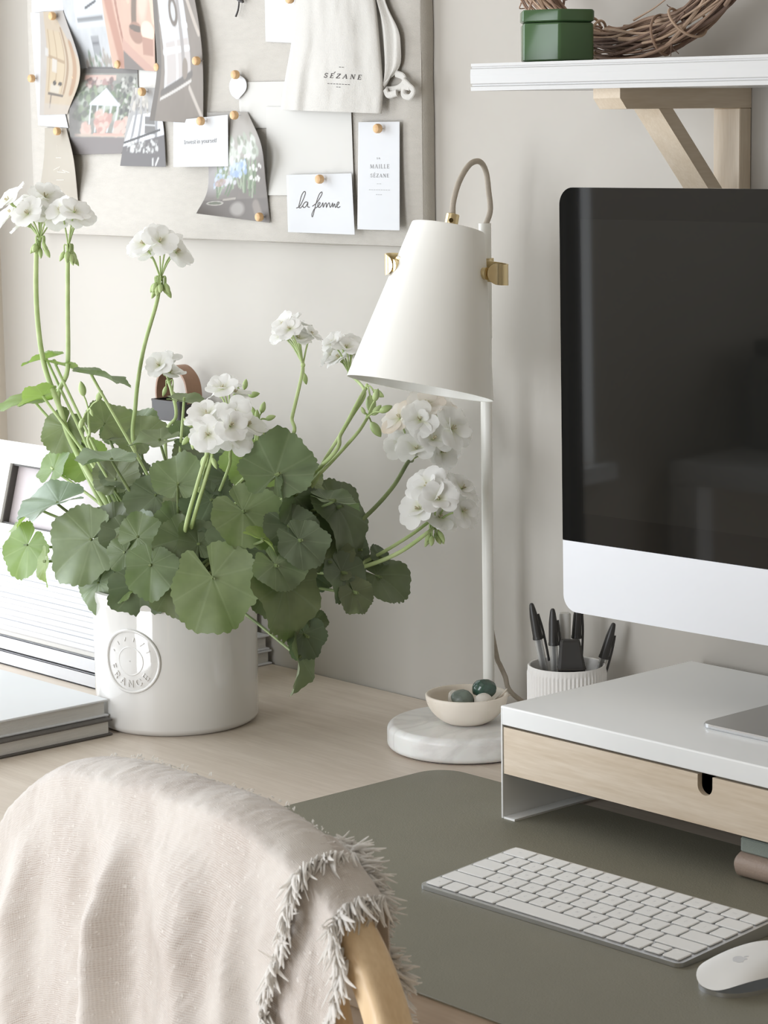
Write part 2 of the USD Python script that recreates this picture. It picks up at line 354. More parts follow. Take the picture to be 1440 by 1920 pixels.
# woven throw: weft lines, warp flecks, slubs, in the cloth's own coordinates (metres)
look('throw', {'co': ('texture_coordinate', {}), 'mw': ('mapping', {'scale': (130, 900, 1)}), 'ms': ('mapping', {'scale': (430, 330, 1)}), 'mb': ('mapping', {'scale': (16, 9, 1)}),
               'w0': ('noise_texture', {'scale': 1.0, 'detail': 2.0}), 'wv': ('wave_texture', {'bands_direction': 'y', 'scale': 200.0, 'distortion': 3.0, 'detail': 2.0, 'detail_scale': 0.6}), 'wu': ('wave_texture', {'bands_direction': 'x', 'scale': 260.0, 'distortion': 2.0, 'detail': 2.0, 'detail_scale': 0.6}), 'wa': ('mix_float', {'fac': 0.35}), 'w': ('mix_float', {'fac': 0.4}), 's': ('noise_texture', {'scale': 1.0, 'detail': 2.0}), 'b': ('noise_texture', {'scale': 1.0, 'detail': 3.0}),
               'rw': ('rgb_ramp', {'ramp': [(0.2, lin(178, 161, 150)), (0.55, lin(208, 201, 194))]}), 'rb': ('rgb_ramp', {'ramp': [(0.4, (0, 0, 0)), (0.62, (0.8, 0.8, 0.8))]}), 'rs': ('rgb_ramp', {'ramp': [(0.62, (0, 0, 0)), (0.7, (1, 1, 1))]}),
               'm1': ('mix_color', {'b': lin(220, 214, 207)}), 'm2': ('mix_color', {'b': lin(224, 218, 211)}), 'h1': ('math', {'math_type': 'add'}), 'h2': ('math', {'math_type': 'multiply', 'value2': 1.5}),
               'bm': ('bump', {'strength': 0.35, 'distance': 0.0007}), 'p': ('principled_bsdf', {'roughness': 0.95, 'sheen_weight': 0.3, 'specular_ior_level': 0.2})},
     [('co.UV', 'mw.vector'), ('co.UV', 'ms.vector'), ('co.UV', 'mb.vector'), ('mw.vector', 'w0.vector'), ('co.UV', 'wv.vector'), ('co.UV', 'wu.vector'), ('wv.fac', 'wa.a'), ('wu.fac', 'wa.b'), ('wa.result', 'w.a'), ('w0.fac', 'w.b'), ('ms.vector', 's.vector'), ('mb.vector', 'b.vector'),
      ('w.result', 'rw.fac'), ('b.fac', 'rb.fac'), ('s.fac', 'rs.fac'), ('rw.color', 'm1.a'), ('rb.color', 'm1.fac'), ('m1.result', 'm2.a'), ('rs.color', 'm2.fac'), ('m2.result', 'p.base_color'),
      ('rs.color', 'h2.value1'), ('w.result', 'h1.value1'), ('h2.value', 'h1.value2'), ('h1.value', 'bm.height'), ('bm.normal', 'p.normal')], 'p.BSDF')
look('fringe', {'p': ('principled_bsdf', {'base_color': (0.985, 0.965, 0.93), 'roughness': 0.95, 'specular_ior_level': 0.1}), 'tr': ('translucent_bsdf', {'color': (0.95, 0.93, 0.9)}), 'mx': ('mix_closure', {'fac': 0.45})}, [('p.BSDF', 'mx.closure1'), ('tr.BSDF', 'mx.closure2')], 'mx.closure')

# ------------------------------------------------------------------ the room
T = 0.12
struct('floor', bx(X_LEFT - T, X_RIGHT + T, Y_FRONT - T, T, -DZ - 0.1, -DZ), 'floor_oak')
struct('ceiling', bx(X_LEFT - T, X_RIGHT + T, Y_FRONT - T, T, Z_CEIL, Z_CEIL + 0.1), 'ceiling_paint')
struct('wall_back', bx(X_LEFT - T, X_RIGHT + T, 0.0, T, -DZ, Z_CEIL), 'wall_paint')
struct('wall_right', bx(X_RIGHT, X_RIGHT + T, Y_FRONT, 0, -DZ, Z_CEIL), 'side_wall_paint')
w = WIN_L
struct('wall_left', cat(bx(X_LEFT - T, X_LEFT, w['y1'], 0, -DZ, Z_CEIL), bx(X_LEFT - T, X_LEFT, Y_FRONT, w['y0'], -DZ, Z_CEIL),
                        bx(X_LEFT - T, X_LEFT, w['y0'], w['y1'], -DZ, w['z0']), bx(X_LEFT - T, X_LEFT, w['y0'], w['y1'], w['z1'], Z_CEIL)), 'side_wall_paint')
q = WIN_F
struct('wall_front', cat(bx(X_LEFT - T, q['x0'], Y_FRONT - T, Y_FRONT, -DZ, Z_CEIL), bx(q['x1'], X_RIGHT + T, Y_FRONT - T, Y_FRONT, -DZ, Z_CEIL),
                         bx(q['x0'], q['x1'], Y_FRONT - T, Y_FRONT, -DZ, q['z0']), bx(q['x0'], q['x1'], Y_FRONT - T, Y_FRONT, q['z1'], Z_CEIL)), 'side_wall_paint')
def window(name, along, a0, a1, z0, z1, c0, c1):
    """Sash frame with one cross bar each way and a pane; along = 'y' (left wall) or 'x' (front wall)."""
    def b(p0, p1, q0, q1, d0=c0, d1=c1): return bx(d0, d1, p0, p1, q0, q1) if along == 'y' else bx(p0, p1, d0, d1, q0, q1)
    p = thing(name, None, None, kind='structure')
    f = 0.026
    part(p, 'window_frame', cat(b(a0, a0 + f, z0, z1), b(a1 - f, a1, z0, z1), b(a0 + f, a1 - f, z0, z0 + f), b(a0 + f, a1 - f, z1 - f, z1),
                                b((a0 + a1) / 2 - .015, (a0 + a1) / 2 + .015, z0 + f, z1 - f), b(a0 + f, a1 - f, (z0 + z1) / 2 - .015, (z0 + z1) / 2 + .015)), 'white_satin')
    m = (c0 + c1) / 2
    part(p, 'pane', b(a0 + f, a1 - f, z0 + f, z1 - f, m - .002, m + .002), 'pane_glass')
window('window_1', 'y', w['y0'], w['y1'], w['z0'], w['z1'], X_LEFT - 0.10, X_LEFT - 0.075)
window('window_2', 'x', q['x0'], q['x1'], q['z0'], q['z1'], Y_FRONT - 0.07, Y_FRONT - 0.03)
struct('baseboard_back', bx(X_LEFT, X_RIGHT, -0.015, 0, -DZ, -DZ + 0.1, 0.003), 'white_satin')

# what stands along the left wall and shows in the dark screen: a curtain over the far half of the window, a white table with a printer
struct('trim_2', bx(X_LEFT - .12, X_LEFT + .002, WIN_L['y0'], WIN_L['y0'] + .004, WIN_L['z0'], WIN_L['z1']), 'white_satin')
struct('trim_1', bx(X_LEFT, X_LEFT + 0.03, WIN_L['y0'] - .03, WIN_L['y1'] + .03, WIN_L['z0'] - 0.03, WIN_L['z0'], 0.004), 'white_satin')
cy_ = np.linspace(-1.632, -1.47, 60); cz_ = np.linspace(-0.60, 1.60, 8)
single('curtain', 'grey curtain gathered at the far end of the left window, mirrored in the screen', 'curtain', sheet(np.stack([X_LEFT + .055 + .018 * np.sin(cy_[:, None] * 150) + 0 * cz_, cy_[:, None] + 0 * cz_, cz_ + 0 * cy_[:, None]], -1), .001), 'curtain_grey', True)
tb = thing('side_table', 'white side table along the left wall mirrored in the screen', 'table', (-0.80, -2.35, -DZ))
part(tb, 'table_top', bx(-1.03, -.55, -2.70, -1.93, -.04, 0.0, .003), 'white_satin')
for lx in (-1.02, -.60):
    for ly in (-2.69, -1.98): part(tb, 'leg', bx(lx, lx + .05, ly, ly + .05, -DZ, -.041, .003), 'white_satin')
pt = thing('printer', 'grey printer on the white side table mirrored in the screen', 'printer', (-.80, -2.35, .0005))
part(pt, 'body', bx(-1.0, -.62, -2.55, -2.12, .0005, .17, .012), 'grey_furniture'); part(pt, 'lid', bx(-.99, -.63, -2.54, -2.13, .171, .20, .006), 'black_furniture'); part(pt, 'paper_tray', bx(-.619, -.56, -2.5, -2.22, .03, .036, .001), 'white_satin')

# ------------------------------------------------------------------ desk
DX0, DX1, DY0 = -1.03, 1.05, -0.632
d = thing('desk', 'pale wood desk running along the wall under everything on it', 'desk', (0, -0.3, -DZ))
part(d, 'desk_top', bx(DX0, DX1, DY0, -0.002, -0.03, 0.0, 0.002), 'desk_oak')
part(d, 'drawer', bx(DX0 + 0.04, DX1 - 0.04, DY0 + 0.004, DY0 + 0.03, -0.125, -0.031, 0.002), 'desk_oak')
part(d, 'apron', cat(bx(DX0 + 0.04, DX0 + 0.06, DY0 + 0.04, -0.03, -0.12, -0.031), bx(DX1 - 0.06, DX1 - 0.04, DY0 + 0.04, -0.03, -0.12, -0.031), bx(DX0 + 0.06, DX1 - 0.06, -0.05, -0.03, -0.12, -0.031)), 'desk_oak')
for lx in (DX0 + 0.02, DX1 - 0.07):
    for ly in (DY0 + 0.035, -0.08):
        part(d, 'leg', bx(lx, lx + 0.05, ly, ly + 0.045, -DZ, -0.031, 0.003), 'desk_oak')

# ------------------------------------------------------------------ desk mat
mat_t = 0.0022
single('desk_mat', 'olive green leather desk mat with rounded corners under keyboard and riser', 'desk mat',
       bevel_prism(rrect(-0.006, 0.84, -0.634, -0.188, 0.032, 12), mat_t, 0.0006), 'mat_leather')

# ------------------------------------------------------------------ monitor riser
SX, SY, SH, SW, SD = 0.1649, -0.2751, 0.107, 0.47, 0.26
z0 = mat_t
r = thing('monitor_riser', 'white metal monitor riser with bamboo drawer on the green mat', 'monitor stand', (SX + SW / 2, SY + SD / 2, z0))
part(r, 'shelf_top', cat(bx(SX, SX + SW, SY, SY + SD, SH - 0.0035, SH, 0.0016, 3), bx(SX + 0.0022, SX + SW - 0.0022, SY, SY + 0.003, SH - 0.0175, SH - 0.001, 0.0012, 3)), 'white_gloss')
for xa in (SX, SX + SW - 0.002):
    part(r, 'side_panel', cat(bx(xa, xa + 0.002, SY + 0.0005, SY + SD, z0, SH - 0.002, 0.0008), bx(xa if xa == SX else xa - 0.014, xa + 0.016 if xa == SX else xa + 0.002, SY + 0.0015, SY + SD, z0, z0 + 0.0018)), 'white_gloss')
part(r, 'back_panel', bx(SX + 0.002, SX + SW - 0.002, SY + SD - 0.003, SY + SD, z0 + 0.012, SH - 0.003), 'white_gloss')
part(r, 'tray', bx(SX + 0.002, SX + SW - 0.002, SY + 0.02, SY + SD - 0.003, 0.0415, 0.0435), 'white_gloss')
fx0, fx1, fz0, fz1 = SX + 0.0035, SX + SW - 0.0035, 0.0445, 0.0875
nx, nr = 0.4050, 0.0080
pl = sbox(fx0, fz0, fx1, fz1).difference(sbox(nx - nr, fz1 - 0.009, nx + nr, fz1 + 0.01).union(Point(nx, fz1 - 0.009).buffer(nr, quad_segs=12)))
dr = part(r, 'drawer', extrude(pl, 0.0055, [[1, 0, 0], [0, 0, -1], [0, 1, 0]], (0, SY + 0.0065, 0)), 'bamboo', label='bamboo drawer front with a finger notch')
part(dr, 'drawer_box', cat(bx(fx0 + .01, fx1 - .01, SY + .007, SY + .2, fz0 + .002, fz0 + .005), bx(fx0 + .01, fx0 + .016, SY + .007, SY + .2, fz0 + .005, fz1 - .008), bx(fx1 - .016, fx1 - .01, SY + .007, SY + .2, fz0 + .005, fz1 - .008), bx(fx0 + .016, fx1 - .016, SY + .194, SY + .2, fz0 + .005, fz1 - .008)), 'drawer_dark')

# ------------------------------------------------------------------ all-in-one computer on the riser
MX, MY, MZ, MW, MH, MT, MR = 0.1665, -0.1936, 0.1826, 0.528, 0.384, 0.0094, 0.0382
RM = rx(MT)                                     # very slightly tipped forward
base_c = A([MX + MW / 2 * math.cos(0.0382), MY + MW / 2 * math.sin(0.0382), MZ])
k = thing('desktop_computer', 'all-in-one computer with dark screen and silver chin on the white riser', 'computer', (MX + MW / 2, -0.13, SH))
# local: x right, y away from the viewer, z up the face
def mon(mesh): return xf(mesh, rz(MR) @ RM, base_c)
XZ = A([[1, 0, 0], [0, 0, -1], [0, 1, 0]])     # outline (x, z) extruded towards -y
outline = rrect(-MW / 2, MW / 2, 0, MH, 0.0155, 12)
chin_h = 0.0660
edge = A(outline.exterior.coords)[:-1]
rings = [(1.0, 0.0005), (1.0, 0.004), (0.985, 0.0065), (0.93, 0.013), (0.8, 0.022), (0.6, 0.032), (0.35, 0.038), (0.001, 0.041)]
cc = A([0, MH / 2])
shell = np.stack([np.c_[cc[0] + (edge[:, 0] - cc[0]) * s, np.full(len(edge), y), cc[1] + (edge[:, 1] - cc[1]) * s] for s, y in rings])
n = len(edge); F = []
for i in range(len(rings) - 1):
    for j in range(n):
        l = (j + 1) % n; F += [(i * n + j, i * n + l, (i + 1) * n + l), (i * n + j, (i + 1) * n + l, (i + 1) * n + j)]
part(k, 'housing', mon((shell.reshape(-1, 3), A(F))), 'aluminium', 40)
part(k, 'chin', mon(extrude(outline.intersection(sbox(-1, -1, 1, chin_h - 0.0004)), 0.0022, XZ, (0, 0.0015, 0))), 'chin', label='silver aluminium chin')
gl = part(k, 'screen', mon(extrude(outline.intersection(sbox(-1, chin_h, 1, 1)), 0.0024, XZ, (0, 0.0015, 0))), 'screen_glass', label='black glossy screen glass')
part(gl, 'display', mon(extrude(sbox(-0.239, chin_h + 0.0265, 0.239, MH - 0.0275), 0.0002, XZ, (0, -0.0008, 0))), 'screen_display')
part(k, 'camera_dot', mon(xf(trimesh.creation.cylinder(0.0022, 0.0004, sections=16), rx(PI / 2), (0, -0.0011, MH - 0.013))), 'drawer_dark')
fp = rrect(0.3435, 0.3435 + 0.178, -0.2118, -0.03, 0.012, 8)
part(k, 'stand_foot', bevel_prism(fp, 0.0042, 0.0012, None, (0, 0, SH)), 'aluminium')
neck = [(-0.050, SH + 0.004), (-0.042, SH + 0.02), (-0.05, SH + 0.10), (-0.075, SH + 0.19), (-0.082, SH + 0.22)]
nk = spline([(0, *p) for p in neck], 16)
P = np.stack([nk + [dx, 0, 0] for dx in np.linspace(MX + MW / 2 - .06, MX + MW / 2 + .06, 3)])
part(k, 'stand_neck', sheet(P, 0.006), 'aluminium', 40)

# ------------------------------------------------------------------ keyboard
KX, KY, KR, KW, KD = 0.26368, -0.46777, 0.0201, 0.279, 0.115
kb = thing('keyboard', 'slim white wireless keyboard lying on the green mat', 'keyboard', (KX + KW / 2, KY + KD / 2, mat_t))
slope = math.atan2(0.0070, KD)
RK = rz(KR) @ rx(slope)
def kbm(mesh, z=0.0): return xf(mesh, RK, (KX, KY, mat_t + 0.0036 + z))
body = rrect(0, KW, 0, KD, 0.006, 6)
o = A(body.exterior.coords)[:-1]
top = xf(np.c_[o, np.zeros(len(o))][None][0] if False else (np.c_[o, np.zeros(len(o))], np.zeros((0, 3), int)), RK, (KX, KY, mat_t + 0.0036))[0]
low = top.copy(); low[:, 2] = mat_t + 0.0002
part(kb, 'base', trimesh.convex.convex_hull(np.vstack([top, low])), 'aluminium', 20, label='silver aluminium keyboard body')
U, G, MG, PY = 18.83e-3, 2.3e-3, 3.0e-3, 18.25e-3
def key(poly, legend=None, lh=0.0026):
    p = part(kb, 'key', kbm(bevel_prism(poly, 0.0014, 0.0004, None, (0, 0, 0.0002))), 'key_white', 25)
    if legend:
        t = meshkit.text_mesh(legend, lh, 0.00006); c = (t.bounds[0] + t.bounds[1]) / 2; pc = poly.centroid
        part(p, 'legend', kbm(xf(t, None, (pc.x - c[0], pc.y - c[1], 0.00158))), 'legend', False)
def kr(x0, w, y0, h=1.0):
    return rrect(MG + x0 * U + G / 2, MG + (x0 + w) * U - G / 2, MG + y0 * PY + G / 2, MG + (y0 + h) * PY - G / 2, 0.0015, 3)
rows = [
    (5, [('esc', 1.5)] + [('F%d' % i, 1) for i in range(1, 13)] + [('', 1)]),
    (4, [(c, 1) for c in '`1234567890-='] + [('', 1.5)]),
    (3, [('', 1.5)] + [(c, 1) for c in 'QWERTYUIOP[]'] + [('', 1)]),
    (2, [('', 1.75)] + [(c, 1) for c in "ASDFGHJKL;'"] + [('', 1.75)]),
    (1, [('', 2.25)] + [(c, 1) for c in 'ZXCVBNM,./'] + [('', 2.25)]),
]
for y, keys in rows:
    x = 0
    for c, wd in keys:
        key(kr(x, wd, y), c or None, 0.0017 if len(c) > 1 else 0.0028); x += wd
x = 0
for c, wd in [('fn', 1), ('', 1), ('', 1), ('', 1.25), ('', 5), ('', 1.25), ('', 1), ('', 1)]:
    key(kr(x, wd, 0), c or None, 0.0018); x += wd
key(kr(x, 1, 0, 0.5)); key(kr(x, 1, 0.5, 0.5)); key(kr(x + 1, 1, 0))

# ------------------------------------------------------------------ mouse
ms = thing('mouse', 'white wireless mouse on the green mat beside the keyboard', 'mouse', (0.5934, -0.432, mat_t))
mz = mat_t
def mouse_z(x, y): return mz + 0.0035 + 0.0165 * (np.clip(1 - (np.abs(y) / 0.0575) ** 2.2, 0, 1) ** 0.75) * (np.clip(1 - (np.abs(x) / 0.031) ** 3.2, 0, 1) ** 0.5)
rr_, th_ = np.meshgrid(np.linspace(0, 1, 16), np.linspace(0, 2 * PI, 65)[:-1], indexing='ij')
sc = (np.abs(np.cos(th_)) ** 2.6 + np.abs(np.sin(th_)) ** 2.6) ** (-1 / 2.6)
mx_, my_ = 0.0285 * sc * np.cos(th_) * np.sin(rr_ * PI / 2), 0.0568 * sc * np.sin(th_) * np.sin(rr_ * PI / 2)
zz = mouse_z(mx_, my_)
V = np.stack([mx_ + .5934, my_ - .432, zz], -1)
Fm = []
for i in range(15):
    for j in range(64):
        l = (j + 1) % 64; Fm += [(i * 64 + j, (i + 1) * 64 + j, (i + 1) * 64 + l), (i * 64 + j, (i + 1) * 64 + l, i * 64 + l)]
part(ms, 'top_shell', (V.reshape(-1, 3), A(Fm)), 'key_white', True)
oo = V[-1] * [1, 1, 0] + [0, 0, 0]
ob = Polygon((V[-1][:, :2])).buffer(-0.0015)
part(ms, 'base', extrude(ob, 0.0034, None, (0, 0, mz)), 'aluminium')
# the small grey emblem: a bitten apple with a leaf
ap = Point(-0.0016, 0).buffer(0.0034).union(Point(0.0016, 0).buffer(0.0034)).union(Point(-0.0011, -0.0018).buffer(0.0026)).union(Point(0.0011, -0.0018).buffer(0.0026)).difference(Point(0.0058, 0.0004).buffer(0.0026))
ap = ap.union(affinity.rotate(affinity.scale(Point(0, 0).buffer(0.0016), 0.5, 1.0), -35).__class__(affinity.translate(affinity.rotate(affinity.scale(Point(0, 0).buffer(0.0016), 0.5, 1.0), -35), 0.0008, 0.0052)))
em = verts(extrude(ap, 0.0001)); ev = em[0].copy(); ev[:, 0] *= 1.15; ev[:, 1] *= 1.15
ev[:, 2] += mouse_z(ev[:, 0], ev[:, 1] - 0.022) + 0.00005; ev[:, 0] += .5934; ev[:, 1] += -.432 - 0.022
part(ms, 'emblem', (ev, em[1]), 'legend', False, label='small grey apple emblem')

# ------------------------------------------------------------------ under the riser
def case_under():
    c = thing('tan_case', 'tan leather sleeve with rolled edge lying on the mat under the riser', 'case', (0.56, -0.225, mat_t))
    x0, x1, y0, y1, h = 0.4235, 0.62, -0.2625, -0.12, 0.0215
    s = rrect(y0, y1, 0, h, h / 2 - 0.0002, 10)
    R = A([[0, 0, 1], [1, 0, 0], [0, 1, 0]])
    m = verts(bevel_prism(s, x1 - x0, 0.004, R, (x0, 0, mat_t)))
    part(c, 'sleeve', m, 'tan_leather')
    part(c, 'stitching', tube([(x0 + 0.006, y0 + 0.0125, mat_t + h + 0.0002), (x1, y0 + 0.0125, mat_t + h + 0.0002)], 0.0004, 5), 'tan_leather')
    g = thing('sage_notebook', 'sage green cloth notebook on the tan sleeve under the riser', 'notebook', (0.54, -0.21, mat_t + h))
    part(g, 'cover', bevel_prism(rrect(0.4275, 0.60, -0.257, -0.13, 0.004, 5), 0.0125, 0.0012, None, (0, 0, mat_t + h + 0.0003)), 'sage_cloth')
    part(g, 'pages', bx(0.602, 0.6025, -0.25, -0.135, mat_t + h + 0.002, mat_t + h + 0.011), 'pages')
case_under()

# ------------------------------------------------------------------ fabric pin board on the wall
BX0, BX1, BZ0, BZ1, BY = -0.935, -0.2065, 0.4965, 1.12, -0.024
b = thing('pin_board', 'large linen covered pin board hanging on the wall behind the geranium', 'pin board', ((BX0 + BX1) / 2, -0.012, BZ0))
gx, gz = np.meshgrid(np.linspace(0, 1, 60), np.linspace(0, 1, 50), indexing='ij')
X_, Z_ = BX0 + (BX1 - BX0) * gx, BZ0 + (BZ1 - BZ0) * gz
ed = np.minimum(np.minimum(X_ - BX0, BX1 - X_), np.minimum(Z_ - BZ0, BZ1 - Z_))
Y_ = BY + 0.006 * np.exp(-ed / 0.006) - 0.0012 * (meshkit.fbm(np.stack([X_ * 9, Z_ * 9, 0 * X_], -1), 3, 5) - 0.5)
part(b, 'fabric', sheet(np.stack([X_, Y_, Z_], -1)), 'linen', True)
def strip(pa, pb, seed):
    t = np.linspace(0, 1, 40); P = np.outer(1 - t, pa) + np.outer(t, pb)
    wob = 0.0016 * (meshkit.noise(np.c_[t * 14, t * 0, t * 0 + seed], 3) - 0.5)
    return P, wob
for i, (pa, pb, nrm) in enumerate([((BX0, 0, BZ0), (BX1, 0, BZ0), (0, 0, -1)), ((BX1, 0, BZ0), (BX1, 0, BZ1), (1, 0, 0)), ((BX1, 0, BZ1), (BX0, 0, BZ1), (0, 0, 1)), ((BX0, 0, BZ1), (BX0, 0, BZ0), (-1, 0, 0))]):
    P, wob = strip(A(pa), A(pb), i)
    rows_ = []
    for y, o in ((BY + 0.0058, -0.0012), (BY + 0.0085, 0.0008), (-0.010, 0.0014), (-0.001, 0.0002)):
        rows_.append(P + np.outer(wob + o, nrm) + [0, y, 0])
    part(b, 'folded_edge', sheet(np.stack(rows_, 1)), 'linen_edge', True)
part(b, 'backing', bx(BX0 + .002, BX1 - .002, BY + .0075, -0.0005, BZ0 + .002, BZ1 - .002), 'linen_edge')

# ------------------------------------------------------------------ prints, cards and pins
def canvas(n0, n1): return np.meshgrid(np.linspace(0, 1, n0), np.linspace(0, 1, n1), indexing='ij')
def put(C, m, col, soft=1.0):
    m = np.clip(m, 0, 1)[..., None] * soft; C[:] = C * (1 - m) + A(lin(*col)) * m
def box_(U, V, u0, u1, v0, v1, s=0.012): return np.clip(np.minimum(np.minimum(U - u0, u1 - U), np.minimum(V - v0, v1 - V)) / s + 0.5, 0, 1)
def ell_(U, V, cu, cv, ru, rv, s=0.15): return np.clip((1 - np.hypot((U - cu) / ru, (V - cv) / rv)) / s + 0.5, 0, 1)
def line_(U, V, a, b_, w, s=0.5):
    a, b_ = A(a), A(b_); d = b_ - a; t = np.clip(((U - a[0]) * d[0] + (V - a[1]) * d[1]) / (d @ d), 0, 1)
    return np.clip((1 - np.hypot(U - a[0] - t * d[0], V - a[1] - t * d[1]) / w) / s + 0.5, 0, 1)
def tri_(U, V, p): 
    m = np.ones_like(U); p = A(p)
    for i in range(len(p)):
        a, b_ = p[i], p[(i + 1) % len(p)]; e = (b_[0] - a[0]) * (V - a[1]) - (b_[1] - a[1]) * (U - a[0]); m = np.minimum(m, e / (np.hypot(*(b_ - a)) * 0.012) + 0.5)
    return np.clip(m, 0, 1)
def spots(C, U, V, rng, n, u, v, r, cols, soft=0.9):
    for _ in range(n):
        cu, cv, q = rng.uniform(*u), rng.uniform(*v), rng.uniform(*r); put(C, ell_(U, V, cu, cv, q, q * rng.uniform(0.7, 1.5), 0.5), cols[rng.integers(len(cols))], soft)
def mott(C, U, V, seed, amp, f=9):
    C *= (1 + amp * (meshkit.fbm(np.stack([U * f, V * f, 0 * U + seed], -1), 4, seed) - 0.5) * 2)[..., None]

def paper(name, label, category, left, right, y, curl=None, mat='paper_white', paint=None, n=(24, 36), group=None, top=None):
    """A sheet between two side outlines given where they lie on the board (u, v in the photograph's frame, taken to the plane y); curl(a, b) lifts it off the board."""
    n0, n1 = n
    L = A([at(*p, y=y) for p in left]); R = A([at(*p, y=y) for p in right])
    L, R = spline(L, n1), spline(R, n1)
    t = np.linspace(0, 1, n0)[:, None, None]
    P = L[None] * (1 - t) + R[None] * t
    U, V = canvas(n0, n1)
    if curl is not None:
        lift = np.maximum(curl(U, V), 0); d = (P - CAM); d /= np.abs(d[..., 1:2]); P = P - d * lift[..., None]
    m = sheet(P[:, ::-1], 0.0004)
    cols = None
    if paint is not None:
        C = np.zeros((n0, n1, 3)); paint(C, U, V); c = np.clip(C[:, ::-1].reshape(-1, 3) * .70 + .06, 0, 0.9)
        cols = np.vstack([c, np.full_like(c, 0.6)])
    return single(name, label, category, m, 'print' if paint is not None else mat, True, group, cols=cols), P

YB = BY - 0.0015
# sheets lying behind the others first
paper('paper_sheet', 'plain white paper at the top left corner of the pin board', 'paper', [(57, -60), (60, 24)], [(119, -60), (119, 20)], YB)
paper('paper_sheet', 'white lined paper edge behind the yellow door print', 'paper', [(57, 24), (72, 235)], [(80, 24), (128, 240)], YB)
paper('paper_sheet', 'cream square paper beside the pin above the window print', 'paper', [(252, 120), (254, 175)], [(297, 120), (297, 178)], YB - .0004, mat='paper_cream')
paper('paper_sheet', 'cream paper under the petal shaped tag', 'paper', [(449, 154), (450, 212), (470, 240)], [(560, 152), (560, 205), (560, 240)], YB, mat='paper_cream')
paper('paper_sheet', 'large cream paper hanging under the cotton bag', 'paper', [(499, 200), (501, 366)], [(658, 200), (664, 367)], YB - .001, mat='paper_cream')
paper('small_card', 'small white card with faint script beside the cotton bag', 'card', [(496, -30), (498, 78)], [(560, -30), (558, 81)], YB - .0006)

def p_door(C, U, V):
    C[:] = lin(228, 208, 180); put(C, box_(U, V, -1, 0.16, -1, 2), (222, 214, 206)); mott(C, U, V, 3, 0.06)
    put(C, tri_(U, V, [(0.5, -0.1), (1.1, -0.1), (1.1, 0.5), (0.85, 0.28)]), (214, 206, 198)); put(C, box_(U, V, 0.2, 0.62, 0.2, 0.8), (233, 211, 176))
    for a in (0.24, 0.42, 0.62): put(C, box_(U, V, a - .012, a + .012, 0.2, 0.8), (200, 172, 134))
    put(C, box_(U, V, 0.2, 0.62, 0.48, 0.51), (198, 170, 134)); put(C, box_(U, V, 0.3, 0.42, 0.5, 0.62), (240, 232, 220)); put(C, box_(U, V, 0.12, 0.2, 0.42, 0.5), (238, 234, 228))
    put(C, box_(U, V, 0.66, 0.72, 0.15, 0.8), (186, 156, 122)); put(C, box_(U, V, 0.3, 0.55, 0.73, 0.8), (236, 226, 208)); put(C, box_(U, V, 0.25, 0.7, 0.805, 0.825), (96, 84, 76)); put(C, box_(U, V, 0.33, 0.36, 0.82, 0.94), (110, 96, 88))
    put(C, ell_(U, V, 0.4, 0.715, 0.05, 0.02), (84, 76, 68)); put(C, ell_(U, V, 0.55, 0.71, 0.05, 0.02), (84, 76, 68)); put(C, line_(U, V, (0.86, 0.3), (0.88, 0.75), 0.05), (206, 166, 128)); put(C, box_(U, V, -1, 2, 0.9, 2), (226, 216, 206), 0.6); C *= .66
paper('photo_print', 'curled photo print of a cream yellow door', 'photo print', [(74, 22), (76, 100), (74, 216)], [(118, 20), (150, 130), (126, 214)], YB - .002, lambda a, b: 0.012 * a * np.sin(PI * b) ** 2, paint=p_door, n=(56, 90))
def p_house(C, U, V):
    C[:] = lin(196, 198, 200); mott(C, U, V, 7, 0.12); rng = np.random.default_rng(4)
    put(C, tri_(U, V, [(0.35, -0.2), (0.98, -0.2), (0.98, 0.7), (0.25, 0.7)]), (206, 209, 212)); put(C, tri_(U, V, [(0.45, 0.1), (0.78, 0.1), (0.66, 0.33), (0.52, 0.33)]), (90, 88, 90)); put(C, box_(U, V, 0.7, 0.82, -1, 0.12), (120, 122, 124))
    put(C, line_(U, V, (0.4, 0.45), (0.82, 0.4), 0.012), (80, 80, 84)); put(C, line_(U, V, (0.55, 0.55), (0.82, 0.5), 0.012), (80, 80, 84)); put(C, box_(U, V, 0.3, 0.95, 0.62, 0.655), (132, 134, 136)); put(C, box_(U, V, 0.55, 0.75, 0.76, 0.9), (150, 152, 154))
    put(C, box_(U, V, 0.57, 0.73, 0.80, 0.82), (108, 108, 112)); spots(C, U, V, rng, 40, (0.3, 1), (0.88, 1), (0.015, 0.04), [(120, 136, 116), (160, 150, 140), (200, 200, 196)])
    put(C, box_(U, V, 0.3, 1, 0.97, 1.2), (104, 100, 98))
paper('photo_print', 'photo print of a grey house with gabled front', 'photo print', [(117, -70), (118, 10), (146, 132)], [(196, -70), (192, 0), (214, 133)], YB - .0012, paint=p_house, n=(60, 90))
